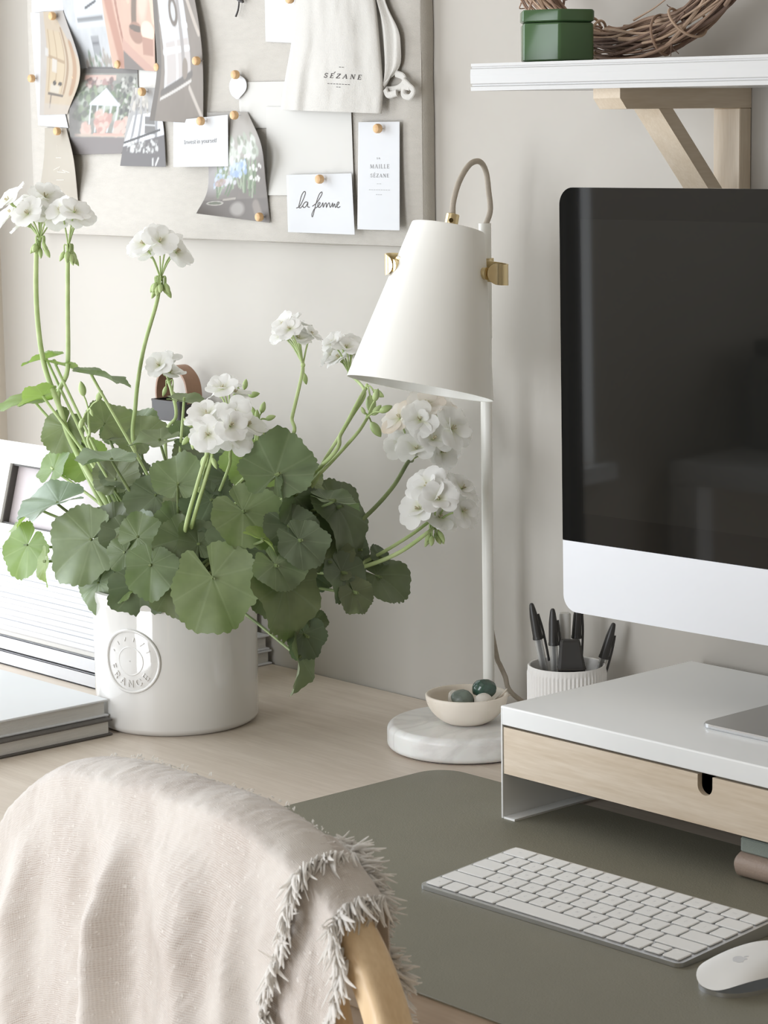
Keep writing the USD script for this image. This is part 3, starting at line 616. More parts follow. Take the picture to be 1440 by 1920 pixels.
def p_candle(C, U, V):
    C[:] = lin(216, 180, 160); mott(C, U, V, 11, 0.06); put(C, line_(U, V, (-0.05, -0.2), (0.28, 1.05), 0.08), (190, 142, 122)); put(C, line_(U, V, (0.12, -0.2), (0.34, 0.8), 0.02), (172, 124, 106))
    put(C, tri_(U, V, [(0.32, 0.82), (1.1, 1.12), (0.2, 1.3)]), (130, 120, 114)); put(C, tri_(U, V, [(0.33, 0.74), (1.1, 1.02), (1.1, 1.12), (0.3, 0.84)]), (206, 166, 150))
    put(C, line_(U, V, (0.62, 0.05), (0.6, 0.6), 0.05), (126, 108, 92)); put(C, ell_(U, V, 0.68, 0.06, 0.14, 0.14), (120, 112, 96)); put(C, ell_(U, V, 0.64, 0.66, 0.15, 0.1), (170, 132, 114)); put(C, ell_(U, V, 0.64, 0.62, 0.14, 0.03), (110, 96, 84))
    put(C, ell_(U, V, 0.86, 0.62, 0.13, 0.1), (250, 224, 200)); put(C, box_(U, V, 0.75, 0.97, 0.68, 0.85), (186, 144, 126)); put(C, line_(U, V, (0.78, -0.1), (0.98, 0.5), 0.035), (238, 206, 184)); put(C, ell_(U, V, 0.76, 0.3, 0.09, 0.25, 0.6), (238, 212, 194), 0.7)
    put(C, ell_(U, V, 0.5, 0.36, 0.03, 0.05), (236, 196, 172))
paper('photo_print', 'pink toned photo print of a candle and pots', 'photo print', [(188, -70), (192, 10), (212, 127)], [(296, -70), (290, 40), (291, 134)], YB - .0035, lambda a, b: 0.01 * (1 - a) * b, paint=p_candle, n=(70, 100))
def p_stand(C, U, V):
    C[:] = lin(146, 146, 138); rng = np.random.default_rng(9); mott(C, U, V, 13, 0.25, 12); put(C, box_(U, V, 0.1, 1.1, -1, 0.06), (112, 108, 104)); put(C, box_(U, V, 0.15, 0.66, 0.08, 0.14), (214, 180, 168))
    spots(C, U, V, rng, 60, (0.2, 0.6), (0.12, 0.24), (0.015, 0.035), [(168, 136, 130), (206, 188, 180), (124, 106, 102)]); spots(C, U, V, rng, 220, (0.05, 1), (0.2, 0.62), (0.015, 0.05), [(118, 132, 104), (142, 156, 128), (96, 108, 88), (176, 182, 168), (110, 112, 104)])
    spots(C, U, V, rng, 80, (0.72, 1), (0.1, 0.6), (0.01, 0.03), [(196, 196, 188), (120, 118, 112), (90, 90, 86)]); put(C, tri_(U, V, [(0.52, 0.23), (0.74, 0.42), (0.74, 0.44), (0.3, 0.44), (0.3, 0.42)]), (216, 222, 228))
    for a in (0.32, 0.42, 0.52, 0.62, 0.72): put(C, line_(U, V, (a, 0.44), (a, 0.74), 0.013), (206, 210, 212))
    spots(C, U, V, rng, 26, (0.2, 0.34), (0.68, 0.76), (0.02, 0.04), [(204, 172, 160), (214, 186, 174)]); spots(C, U, V, rng, 40, (0.42, 0.64), (0.54, 0.76), (0.02, 0.05), [(206, 168, 156), (222, 190, 178), (190, 148, 138)]); spots(C, U, V, rng, 26, (0.74, 0.9), (0.6, 0.76), (0.02, 0.045), [(204, 166, 154), (220, 188, 176)])
    put(C, box_(U, V, 0.08, 1.1, 0.77, 0.8), (196, 178, 164)); put(C, box_(U, V, 0.4, 0.9, 0.76, 0.785), (224, 170, 156)); put(C, box_(U, V, -1, 2, 0.81, 2), (128, 120, 118)); put(C, ell_(U, V, 0.02, 0.6, 0.16, 0.26, 0.6), (98, 92, 90), 0.7)
paper('photo_print', 'photo print of a white flower stand with pink pots', 'photo print', [(146, 128), (130, 205), (134, 290)], [(258, 128), (256, 210), (228, 288)], YB - .0018, paint=p_stand, n=(90, 110))
def p_bw(C, U, V):
    C[:] = lin(176, 174, 172); mott(C, U, V, 17, 0.2); rng = np.random.default_rng(3); put(C, tri_(U, V, [(0.15, 0.4), (1.1, 0.3), (1.1, 0.62), (0.0, 0.78)]), (226, 228, 232))
    for a in (0.25, 0.42, 0.85): put(C, line_(U, V, (a, 0.3), (a - 0.08, 0.75), 0.03), (150, 150, 152))
    put(C, box_(U, V, 0.5, 0.78, 0.4, 0.62), (116, 114, 112)); put(C, box_(U, V, 0.5, 0.78, 0.5, 0.52), (200, 200, 200)); put(C, tri_(U, V, [(-0.1, 0.8), (1.1, 0.6), (1.1, 1.2), (-0.1, 1.2)]), (104, 100, 100)); spots(C, U, V, rng, 70, (0.1, 0.85), (0.7, 0.84), (0.01, 0.03), [(212, 212, 210), (130, 128, 126)])
    spots(C, U, V, rng, 60, (0.0, 0.6), (0.0, 0.35), (0.02, 0.05), [(206, 200, 190), (140, 136, 130), (180, 176, 168)]); put(C, line_(U, V, (0.0, 0.74), (0.9, 0.56), 0.014), (70, 68, 68))
    put(C, box_(U, V, 0.7, 0.73, 0.90, 0.99), (226, 226, 226)); put(C, line_(U, V, (0.78, 0.98), (0.84, 0.9), 0.014), (226, 226, 226))
paper('photo_print', 'black and white photo print of a tall shop window', 'photo print', [(250, 164), (238, 230), (225, 311)], [(292, 166), (306, 235), (311, 313)], YB - .0024, paint=p_bw, n=(60, 90))
def p_win(C, U, V):
    C[:] = lin(142, 132, 122); mott(C, U, V, 19, 0.08); put(C, box_(U, V, -1, 0.1, -1, 2), (112, 104, 96)); put(C, tri_(U, V, [(0.1, 0.13), (0.72, 0.18), (0.74, 0.72), (0.2, 0.8)]), (216, 216, 218)); put(C, tri_(U, V, [(0.22, 0.5), (0.72, 0.46), (0.74, 0.7), (0.22, 0.78)]), (206, 198, 194))
    for a, b_ in (((0.15, 0.36), (0.72, 0.37)), ((0.17, 0.56), (0.72, 0.54)), ((0.42, 0.1), (0.46, 0.74)), ((0.13, 0.1), (0.22, 0.8))): put(C, line_(U, V, a, b_, 0.022), (238, 238, 240))
    put(C, line_(U, V, (0.57, 0.14), (0.59, 0.72), 0.035), (168, 162, 158)); put(C, ell_(U, V, 0.45, 0.29, 0.1, 0.1, 0.2), (120, 110, 100)); put(C, ell_(U, V, 0.45, 0.29, 0.05, 0.06, 0.2), (210, 210, 210))
    put(C, line_(U, V, (0.16, 0.82), (0.76, 0.72), 0.022), (116, 110, 104)); put(C, line_(U, V, (0.15, 0.86), (0.75, 0.76), 0.01), (216, 212, 206)); put(C, line_(U, V, (0.7, 0.05), (0.96, 0.42), 0.03), (198, 186, 174)); put(C, line_(U, V, (0.72, 0.8), (1.0, 0.98), 0.016), (206, 196, 186))
    put(C, ell_(U, V, 0.62, 0.68, 0.06, 0.07), (150, 138, 126)); put(C, box_(U, V, 0.0, 1.0, -1, 0.06), (186, 178, 170), 0.6)
paper('photo_print', 'photo print of a white window with a small wreath', 'photo print', [(282, -70), (288, 30), (294, 130), (280, 226)], [(352, -70), (372, 40), (380, 120), (381, 232)], YB - .0045, lambda a, b: 0.006 * np.sin(PI * b) + 0.012 * (1 - a) * b ** 2, paint=p_win, n=(80, 130))
def p_hya(C, U, V):
    C[:] = lin(128, 120, 114); mott(C, U, V, 23, 0.12); rng = np.random.default_rng(12); put(C, ell_(U, V, 0.55, 0.1, 0.6, 0.35, 0.7), (176, 170, 162)); put(C, ell_(U, V, 0.2, 0.5, 0.3, 0.2, 0.7), (180, 176, 176), 0.7)
    for _ in range(46):
        a, h = rng.uniform(0.15, 0.85), rng.uniform(0.12, 0.3); v = rng.uniform(0.58, 0.8); put(C, line_(U, V, (a, v), (a + rng.uniform(-.08, .08), v - h), 0.012), [(132, 148, 118), (110, 130, 100), (160, 172, 148)][rng.integers(3)])
    spots(C, U, V, rng, 80, (0.3, 0.9), (0.2, 0.42), (0.015, 0.045), [(206, 210, 200), (176, 184, 168), (220, 222, 216), (150, 156, 138)]); spots(C, U, V, rng, 46, (0.46, 0.68), (0.42, 0.56), (0.012, 0.03), [(178, 198, 226), (204, 218, 238), (156, 178, 212)])
    spots(C, U, V, rng, 46, (0.12, 0.5), (0.42, 0.62), (0.012, 0.03), [(196, 208, 222), (168, 188, 214), (214, 214, 218)]); spots(C, U, V, rng, 16, (0.74, 0.94), (0.5, 0.64), (0.012, 0.022), [(236, 236, 230)]); put(C, ell_(U, V, 0.22, 0.58, 0.1, 0.05), (182, 152, 144), 0.7); put(C, box_(U, V, -1, 2, 0.8, 2), (106, 98, 92), 0.75)
    put(C, ell_(U, V, 0.2, 0.84, 0.13, 0.03), (200, 194, 186)); put(C, ell_(U, V, 0.2, 0.84, 0.105, 0.02), (112, 116, 98)); put(C, ell_(U, V, 0.55, 0.9, 0.1, 0.07, 0.5), (170, 164, 158)); put(C, line_(U, V, (0.32, 0.8), (0.5, 0.79), 0.012), (176, 168, 158)); put(C, line_(U, V, (0.82, 0.86), (0.86, 0.95), 0.05), (148, 138, 130))
paper('photo_print', 'curled photo print of blue hyacinths in dark setting', 'photo print', [(388, 211), (391, 310), (388, 360), (368, 400)], [(464, 210), (489, 270), (498, 340), (506, 418)], YB - .0018, lambda a, b: 0.016 * a * np.clip(np.sin(PI * (b * 1.1 + .05)), 0, 1) ** 2 * (b < .9) + 0.02 * (1 - a) ** 2 * b ** 4, paint=p_hya, n=(90, 130))
tagp, P1 = paper('paper_tag', 'curled greige paper tag at the lower left of the board', 'paper tag', [(84, 240), (82, 300), (70, 385)], [(124, 240), (138, 300), (147, 385)], YB - .0015, lambda a, b: 0.014 * a * np.sin(PI * b) ** 2, mat='paper_greige')
inv, P2 = paper('quote_card', 'white card with a short grey quote in the middle of the board', 'card', [(325, 226), (325, 313)], [(427, 215), (428, 312)], YB - .0085)
paper('petal_tag', 'small white petal shaped tag under a wooden pin', 'paper tag', [(438, 140), (430, 158), (433, 176), (443, 186)], [(446, 138), (460, 150), (461, 168), (447, 186)], YB - .003)
fem, P3 = paper('script_card', 'white card with handwritten la femme hanging at the lower right', 'card', [(537, 328), (540, 435)], [(659, 325), (665, 440)], YB - .004, lambda a, b: 0.008 * b ** 3 + 0.002)
lab, P4 = paper('hang_label', 'tall narrow white label with printed lettering at board right', 'label', [(672, 229), (670, 430)], [(749, 228), (749, 432)], YB - .004, lambda a, b: 0.006 * b ** 2)

# ---- lettering: strokes laid on a sheet; glyphs drawn in a unit box (x right, y up)
def arc(cx, cy, rx_, ry_, a0, a1, n=9): t = np.radians(np.linspace(a0, a1, n)); return list(np.c_[cx + rx_ * np.cos(t), cy + ry_ * np.sin(t)])
GLYPH = {
    'S': (.6, [(arc(.3, .74, .22, .24, 30, 270) + arc(.3, .26, .24, .25, 90, -150), 1), ([(.5, .98), (.5, .76)], .6), ([(.07, .02), (.07, .26)], .6)]),
    'E': (.62, [([(.14, 0), (.14, 1)], 1.6), ([(.03, 1), (.54, 1), (.54, .8)], .7), ([(.03, 0), (.57, 0), (.57, .22)], .7), ([(.14, .52), (.42, .52)], .7), ([(.42, .62), (.42, .42)], .6)]),
    'Z': (.65, [([(.06, .8), (.06, 1), (.56, 1)], .7), ([(.56, 1), (.05, 0)], 1.6), ([(.05, 0), (.58, 0), (.58, .22)], .7)]),
    'A': (.78, [([(.08, 0), (.38, 1)], .7), ([(.38, 1), (.68, 0)], 1.7), ([(.19, .34), (.56, .34)], .6), ([(0, 0), (.18, 0)], .6), ([(.56, 0), (.8, 0)], .6)]),
    'N': (.82, [([(.14, 0), (.14, 1)], .7), ([(.14, 1), (.68, 0)], 1.7), ([(.68, 0), (.68, 1)], .7), ([(.04, 0), (.26, 0)], .6), ([(.02, 1), (.16, 1)], .6), ([(.56, 1), (.8, 1)], .6)]),
    'M': (.98, [([(.14, 0), (.16, 1)], .7), ([(.16, 1), (.48, .05)], 1.6), ([(.48, .05), (.8, 1)], .7), ([(.8, 1), (.84, 0)], 1.6), ([(.04, 0), (.26, 0)], .6), ([(.72, 0), (.96, 0)], .6)]),
    'I': (.34, [([(.17, 0), (.17, 1)], 1.6), ([(.05, 0), (.29, 0)], .6), ([(.05, 1), (.29, 1)], .6)]),
    'L': (.58, [([(.14, 0), (.14, 1)], 1.6), ([(.03, 1), (.27, 1)], .6), ([(.03, 0), (.52, 0), (.52, .24)], .7)]),
    "'": (0, [([(-.56, 1.16), (-.38, 1.42)], .9)]),
}
def lay(P, a, b, off=0.0003):
    """Points of the sheet at (a across, b down)."""
    n0, n1 = P.shape[:2]; a = np.clip(A(a), 0, 1) * (n0 - 1); b = np.clip(A(b), 0, 1) * (n1 - 1)
    i, j = np.minimum(a.astype(int), n0 - 2), np.minimum(b.astype(int), n1 - 2); x, y = (a - i)[:, None], (b - j)[:, None]
    return (P[i, j] * (1 - x) + P[i + 1, j] * x) * (1 - y) + (P[i, j + 1] * (1 - x) + P[i + 1, j + 1] * x) * y + [0, -off, 0]
def strokes(P, lines, w):
    ms = []
    for pts, k in lines:
        pts = A(pts)
        q = lay(P, pts[:, 0], pts[:, 1]); ms.append(tube(q, w * k, 5, 0.3, up0=(0, 1, 0)))
    return cat(*ms)
def words_on(P, text, cx, cy, h, wide, gap, slant=0.0):
    """Serif capitals centred at (cx, cy) of the sheet; h = cap height as a share of the sheet's height, wide = that height's share of its width."""
    tot, out, x = 0, [], 0
    for ch in text:
        if ch == ' ': x += .5; continue
        w_, gl_ = GLYPH[ch]
        for pts, k in gl_:
            if isinstance(pts[0], np.ndarray) or len(pts) > 2: seg = A(pts)
            else: seg = A(pts)
            out.append((np.c_[x + seg[:, 0] + slant * seg[:, 1], seg[:, 1]], k))
        x += w_ + (gap if ch != "'" else 0)
    x -= gap
    return [(np.c_[cx + (p[:, 0] - x / 2) * wide, cy - (p[:, 1] - .5) * h], k) for p, k in out]
def dashes(cx, cy, w_, n, rng):
    xs = np.linspace(cx - w_ / 2, cx + w_ / 2, n + 1)
    return [([(a + .1 * (b_ - a), cy), (b_ - .25 * (b_ - a), cy)], 1) for a, b_ in zip(xs[:-1], xs[1:])]
rng = np.random.default_rng(5)
script = [[(648,1172),(668,1160),(690,1120),(703,1085),(695,1078),(680,1100),(668,1140),(662,1165),(672,1170),(684,1158)],
          [(716,1140),(702,1136),(686,1155),(690,1168),(702,1162),(714,1142),(712,1162),(724,1166)],
          [(740,1160),(765,1140),(795,1095),(795,1080),(780,1095),(762,1140),(748,1190),(738,1220),(735,1205),(750,1175),(765,1165),(780,1150),(784,1140),(774,1142),(770,1160),(780,1166),(792,1155)],
          [(792,1155),(800,1140),(800,1166),(810,1146),(818,1142),(818,1166),(828,1146),(836,1142),(838,1164),(846,1158),(854,1140),(854,1164),(864,1145),(868,1165),(878,1155),(890,1140),(884,1136),(876,1152),(882,1166),(895,1160)]]
sl = []
for ln in script:
    q = spline(A(ln, float), len(ln) * 4); uv_ = np.c_[q[:, 0] / 3 + 340, q[:, 1] / 3]
    sl.append((np.c_[(uv_[:, 0] - 538.5) / 123.5, (uv_[:, 1] - 327) / 110], 1))
part(fem, 'handwriting', strokes(P3, sl, 0.00048), 'ink', label='dark handwritten words la femme')
part(lab, 'lettering', cat(strokes(P4, words_on(P4, 'LA', .5, .335, .014, .05, .2), .00016), strokes(P4, words_on(P4, 'MAILLE', .53, .41, .036, .098, .18), .00022), strokes(P4, words_on(P4, "SE'ZANE", .53, .495, .032, .088, .2), .00022),
                            strokes(P4, dashes(.52, .572, .12, 2, rng) + dashes(.53, .628, .52, 9, rng) + dashes(.52, .672, .16, 3, rng), .0002)), 'ink_pale', label='pale grey printed lettering')
def text_on(P, text, cx, cy, width, w_over_h):
    """Small roman lettering as flat print on the sheet, width = its share of the sheet's width."""
    t = meshkit.text_mesh(text, 1.0, 0.001); v, f = verts(t); k = width / (v[:, 0].max() - v[:, 0].min())
    a = cx + (v[:, 0] - (v[:, 0].max() + v[:, 0].min()) / 2) * k; b_ = cy - (v[:, 1] - .4) * k * w_over_h
    return lay(P, a, b_, 0.0002) + np.c_[v[:, 2] * 0, (v[:, 2] > 0.0005) * -0.0001, v[:, 2] * 0], f
part(inv, 'lettering', text_on(P2, 'Invest in yourself', .5, .49, .6, 1.5), 'ink_pale', False, label='pale grey printed quote')
part(tagp, 'lettering', strokes(P1, [(A(p), 1) for p in ([(.5, .28), (.5, .38)], [(.42, .47), (.6, .47)], [(.35, .62), (.55, .58), (.46, .64), (.72, .65), (.62, .62), (.84, .65)], [(.45, .73), (.66, .73)])], .0003), 'ink_white', label='white script on the greige tag')

# ---- cotton drawstring bag with lettering
def bag():
    p = thing('cotton_bag', 'cream cotton drawstring bag with dark lettering pinned on the board', 'bag', tuple(at(625, 100, y=-0.04)))
    n0, n1 = 60, 70
    L = spline([at(u, v, y=-0.034) for u, v in [(566, -90), (553, 0), (546, 80), (534, 150), (526, 206)]], n1); R = spline([at(u, v, y=-0.034) for u, v in [(690, -90), (704, 0), (713, 90), (718, 160), (716, 213)]], n1)
    t = np.linspace(0, 1, n0)[:, None, None]; P = L[None] * (1 - t) + R[None] * t; U, V = canvas(n0, n1)
    puff = 0.010 * np.clip(np.sin(PI * U), 0, 1) ** .5 + 0.005 * (meshkit.fbm(np.stack([U * 5, V * 2.5, 0 * U], -1), 3, 8) - .5) + 0.003 * np.exp(-((U - .15) / .05) ** 2) * V - 0.002 * np.exp(-((U - .25) / .04) ** 2) * V
    d = (P - CAM); d /= np.abs(d[..., 1:2]); F_ = P - d * puff[..., None]
    part(p, 'front_cloth', sheet(F_[:, ::-1], 0.0008), 'cotton', True)
    # side gusset and gathered back edge
    L2 = spline([at(u, v, y=-0.028) for u, v in [(686, -90), (700, 0), (711, 90), (716, 160), (714, 205)]], 40); R2 = spline([at(u, v, y=-0.030) for u, v in [(704, -90), (724, 0), (748, 55), (752, 90), (750, 120), (738, 140), (722, 152)]], 40)
    tt = np.linspace(0, 1, 14)[:, None, None]; P2_ = L2[None] * (1 - tt) + R2[None] * tt
    U2, V2 = canvas(14, 40); P2_ = P2_ + np.stack([0 * U2, -0.004 * np.sin(PI * U2) - 0.002 * np.sin(U2 * 14 + V2 * 3), 0 * U2], -1)
    part(p, 'side_fold', sheet(P2_[:, ::-1], 0.0008), 'cotton', True)
    rib = spline([at(u, v, y=-0.030) for u, v in [(746, 118), (738, 134), (722, 148), (716, 158), (724, 168), (745, 166), (757, 156), (756, 144), (742, 138)]], 40)
    part(p, 'drawstring', cat(tube(rib, 0.0036, 8, 0.35, up0=(0, 1, 0)), tube(spline([at(u, v, y=-0.032) for u, v in [(756, 150), (766, 160), (775, 170), (768, 182), (756, 178), (757, 164), (768, 164)]], 30), 0.0032, 8, 0.4, up0=(0, 1, 0)),
                               tube(spline([at(u, v, y=-0.034) for u, v in [(722, 168), (728, 178), (744, 174)]], 12), 0.0036, 8, 0.4, up0=(0, 1, 0))), 'cotton')
    # lettering, in the bag's own (a, b)
    Lt = lambda u, v: ((u - 545) / 172, (v + 90) / 303)
    cx, cy = Lt(647, 122)
    part(p, 'lettering', cat(strokes(F_, words_on(F_, "SE'ZANE", cx, cy, .031, .062, .42, .18), .00042), strokes(F_, dashes(cx - .01, Lt(0, 103)[1], .06, 2, rng) + dashes(cx - .03, Lt(0, 140)[1], .235, 8, rng) + dashes(cx - .03, Lt(0, 147)[1], .05, 2, rng), .0003)), 'ink', label='dark brown capital lettering')
bag()
# dark dried stem whose tip hangs into view at the top of the board
st = thing('dried_sprig', 'thin dark dried sprig hanging at the top of the board', 'sprig', tuple(at(447, 0, y=YB - .003)))
part(st, 'stalk', tube(spline([at(u, v, y=YB - .004) for u, v in [(452, -60), (447, -20), (448, 5), (446, 20), (442, 31)]], 16), np.linspace(.0006, .0012, 16), 6), 'black_metal')
part(st, 'bud', tube(spline([at(u, v, y=YB - .005) for u, v in [(440, -8), (449, -2), (456, 4)]], 10), .0012 + .002 * np.sin(np.linspace(0, PI, 10)), 8), 'black_metal')

# ---- wooden push pins
pin0 = None
def push_pin(u, v, label, lift=0.0):
    global pin0
    y = YB - lift - 0.001; q = at(u, v, y=y - 0.008)
    loc = (q[0], y, q[2])
    if pin0 is None:
        pin0 = thing('push_pin', label, 'push pin', loc, 'wooden push pins on the board')
        prof = [(0, 0.0105), (0.0028, 0.0103), (0.0044, 0.0094), (0.0050, 0.0078), (0.0050, 0.0048), (0.0044, 0.0034), (0.0030, 0.0026), (0, 0.0025)]
        v_, f_ = lathe(prof[::-1], 24); part(pin0, 'head', (v_ @ A([[1, 0, 0], [0, 0, 1], [0, -1, 0]]) + loc, f_), 'pin_wood', 40)
        v_, f_ = lathe([(0, -0.004), (0.0005, -0.003), (0.0005, 0.003), (0, 0.003)], 8); part(pin0, 'needle', (v_ @ A([[1, 0, 0], [0, 0, 1], [0, -1, 0]]) + loc, f_), 'aluminium')
        return
    copy_of(pin0, 'push_pin', label, loc, None, 'wooden push pins on the board')
for u, v, lb, lf in [(57, 147, 'wooden push pin at the far left edge of the board', 0), (96, 30, 'wooden push pin holding the top of the yellow door print', .001), (220, 121, 'wooden push pin under the pink candle print', .003),
                     (294, 126, 'wooden push pin at the left edge of the wreath window print', .005), (366, 114, 'wooden push pin at the right edge of the wreath window print', .01), (264, 172, 'wooden push pin on the black and white window print', .003),
                     (105, 246, 'wooden push pin holding the curled greige tag', .002), (374, 227, 'wooden push pin at the top of the quote card', .009), (437, 216, 'wooden push pin at the top of the hyacinth print', .008),
                     (439, 140, 'wooden push pin above the petal shaped tag', .003), (484, 407, 'wooden push pin at the bottom corner of the hyacinth print', .002), (597, 336, 'wooden push pin holding the handwritten card', .006),
                     (706, 241, 'wooden push pin at the top of the tall label', .004), (541, -2, 'wooden push pin beside the cotton bag at the top', .003), (140, 143, 'wooden push pin half hidden behind the yellow door print', -.0005)]:
    push_pin(u, v, lb, lf)

# ------------------------------------------------------------------ wall shelf, bracket and what stands on the shelf
TILT = -0.0075
SHX = A([0.057, 0, 0])
def tilt(mesh, z0=0.6535): return xf(xf(mesh, None, (-0.057, 0, -z0)), ry(-TILT), (0.057, 0, z0))
ST = 0.6535 + 0.0245
sh = thing('wall_shelf', 'white painted wall shelf with moulded front edge above the computer', 'shelf', (0.6, -0.1, 0.6535))
part(sh, 'board', tilt(bx(0.057, 1.20, -0.193, -0.001, 0.6535, ST - 0.0005, 0.001)), 'shelf_white')
prof = [(-0.1925, 0), (-0.2, 0), (-0.2005, .0035), (-0.1985, .0045), (-0.1985, .0055), (-0.2005, .0065), (-0.2010, .014), (-0.2005, .0195), (-0.1990, .0205), (-0.1990, .0212), (-0.2, .022), (-0.2, .0245), (-0.1925, .0245)]
yz = A([[0, 0, 1], [1, 0, 0], [0, 1, 0]])
part(sh, 'front_moulding', tilt(extrude(Polygon(prof), 1.143, yz, (0.057, 0, 0.6535))), 'shelf_white', False)
br = thing('shelf_bracket', 'pale wooden angled bracket under the white shelf', 'shelf bracket', (0.205, -0.08, 0.52))
bw0, bw1 = 0.190, 0.222
arm = Polygon([(-0.0005, 0.6345), (-0.170, 0.6345), (-0.1785, 0.644), (-0.1785, 0.6525), (-0.0005, 0.6525)])
part(br, 'arm', extrude(arm, bw1 - bw0, yz, (bw0, 0, 0)), 'pale_wood', False)
part(br, 'upright', chbox(bw0, bw1, -0.0165, -0.0005, 0.47, 0.6344, 0.0008), 'pale_wood_upright', False)
dg = Polygon([(-0.108, 0.6344), (-0.1268, 0.6344), (-0.0166, 0.5165), (-0.0166, 0.537)])
part(br, 'brace', extrude(dg, bw1 - bw0 - 0.002, yz, (bw0 + 0.001, 0, 0)), 'pale_wood', False)
def shz(x): return 0.6535 + 0.0245 + (x - 0.057) * TILT * -1 * -1

# green lidded ceramic box, octagonal with cut corners
gb = thing('ceramic_box', 'glossy green lidded ceramic box at the left end of the shelf', 'box', (0.108, -0.145, shz(.108)))
def octo(r, rot=0.0): return Polygon([(r * math.cos(a + rot), r * math.sin(a + rot)) for a in np.radians(np.arange(6) * 60)])
GC = (0.1085, -0.140); zb = shz(0.108)
RO = 0.036
def hexring(prof):
    ms = []
    rot = math.radians(-42)
    ring = A([[math.cos(rot + k * PI / 3), math.sin(rot + k * PI / 3)] for k in range(6)])
    fine = []
    for k in range(6):
        a, b_ = ring[k], ring[(k + 1) % 6]
        for t in (.06, .5, .94): fine.append(a * (1 - t) + b_ * t)
    fine = A(fine); m_ = len(fine)
    V = np.vstack([np.c_[fine * r + A(GC), np.full(m_, z)] for r, z in prof]); F = []
    for i in range(len(prof) - 1):
        for j in range(m_):
            l = (j + 1) % m_; F += [(i * m_ + j, i * m_ + l, (i + 1) * m_ + l), (i * m_ + j, (i + 1) * m_ + l, (i + 1) * m_ + j)]
    return V, A(F)
part(gb, 'body', hexring([(.001, zb + .0005), (RO - .002, zb + .0003), (RO + .001, zb + .0025), (RO + .001, zb + .0335), (RO - .0005, zb + .0352), (RO - .004, zb + .0352), (RO - .004, zb + .004), (.001, zb + .004)]), 'green_glaze', 45)
part(gb, 'lid', hexring([(.001, zb + .0358), (RO - .001, zb + .0356), (RO + .0018, zb + .0372), (RO + .0018, zb + .0455), (RO + .0002, zb + .0470), (RO - .003, zb + .0466), (.001, zb + .0466)]), 'green_glaze', 45)

# grapevine wreath leaning on the wall
wr = thing('vine_wreath', 'brown grapevine wreath of twisted twigs leaning on the wall shelf', 'wreath', (0.129, -0.06, shz(.13)))
rng = np.random.default_rng(21)
WC, WR = A([0.129, -0.05, shz(.13) + 0.1855]), 0.168
def ring_pt(a, rr, off):
    """Point at angle a on the ring, rr outwards, off away from the wall; the ring leans back a little."""
    z = (WR + rr) * math.sin(a)
    return WC + A([(WR + rr) * math.cos(a), -off + 0.06 * (z / 0.17) * 0.25 - 0.005, z])
for i in range(125):
    a0, span = rng.uniform(0, 2 * PI), rng.uniform(0.7, 1.8); ph, tw, rad = rng.uniform(0, 2 * PI), rng.uniform(-4, 4), rng.uniform(0.006, 0.0165)
    dr, pts = rng.uniform(-.004, .004), []
    for t in np.linspace(0, 1, 14):
        a = a0 + span * t; p_ = ph + tw * t; k = rad * (1 + .25 * math.sin(9 * t + i))
        pts.append(ring_pt(a, k * math.cos(p_) + dr, k * math.sin(p_)))
    r0 = rng.uniform(.0010, .0024)
    part(wr, 'twig', tube(spline(pts, 22), np.linspace(r0, r0 * .6, 22), 6), ['twig', 'twig', 'twig_pale', 'twig_dark'][rng.integers(4)])
for i, a in enumerate(np.radians([-128, -112, -97, -78, -62, -40, -20, 10, 50, 100, 150, 200])):     # vines wound round the ring
    pts = []
    for t in np.linspace(-.1, 1.0, 18):
        p_ = -PI * .5 + t * 2 * PI; pts.append(ring_pt(a + .12 * t * (1 if i % 2 else -1) + .03 * math.sin(5 * t), .0185 * math.cos(p_), .0185 * math.sin(p_)))
    part(wr, 'winding_vine', tube(spline(pts, 30), .0013, 6), 'twig_pale' if i % 3 else 'twig')
for i in range(26):                                                       # curly tendrils and cut ends
    a = rng.uniform(-2.7, -0.3); o = 1 if rng.random() < .7 else -1; base = ring_pt(a, o * .015, rng.uniform(-.005, .012)); L_ = rng.uniform(.006, .018)
    d = unit(A([math.cos(a), 0, math.sin(a)]) * o + rng.normal(0, .5, 3)); s_ = unit(np.cross(d, rng.normal(0, 1, 3)))
    if (base + d * L_)[2] < shz(.13) + .002: d = A([d[0], d[1], abs(d[2])])
    pts = [base + d * L_ * t + s_ * L_ * .35 * math.sin(t * 5) * t for t in np.linspace(0, 1, 10)]
    part(wr, 'tendril', tube(spline(pts, 14), np.linspace(.0008, .0004, 14), 5), 'twig_dark' if i % 2 else 'twig')
# one long twig end standing out to the upper right
part(wr, 'twig', tube(spline([at(u, v, y=-.07) for u, v in [(1188, 38), (1205, 28), (1228, 14), (1262, -12)]], 14), np.linspace(.0011, .0007, 14), 6), 'twig_pale')

# ------------------------------------------------------------------ desk lamp
LC = A([-0.052, -0.110]); DH = unit(FW[:2]); LR, LB = A([RT[0], RT[1], 0]), A([DH[0], DH[1], 0]); LR /= np.linalg.norm(LR)
PB = A([-0.0725, -0.0578, 0.0])                                   # foot of the pole
lamp = thing('desk_lamp', 'white desk lamp with tilted cone shade, brass clamp and round marble base', 'lamp', (LC[0], LC[1], 0))
r_, h_ = 0.0805, 0.0262
prof = [(0, 0.0012), (r_ - .006, 0.0012)] + [(r_ - .006 + .006 * math.sin(a), .0072 - .006 * math.cos(a)) for a in np.linspace(.3, PI / 2, 6)] + [(r_ - .007 + .007 * math.cos(a), h_ - .007 + .007 * math.sin(a)) for a in np.linspace(0, PI / 2, 8)] + [(0, h_)]
part(lamp, 'marble_base', lathe(prof, 96, (LC[0], LC[1], 0)), 'marble', 40, label='round white marble base')
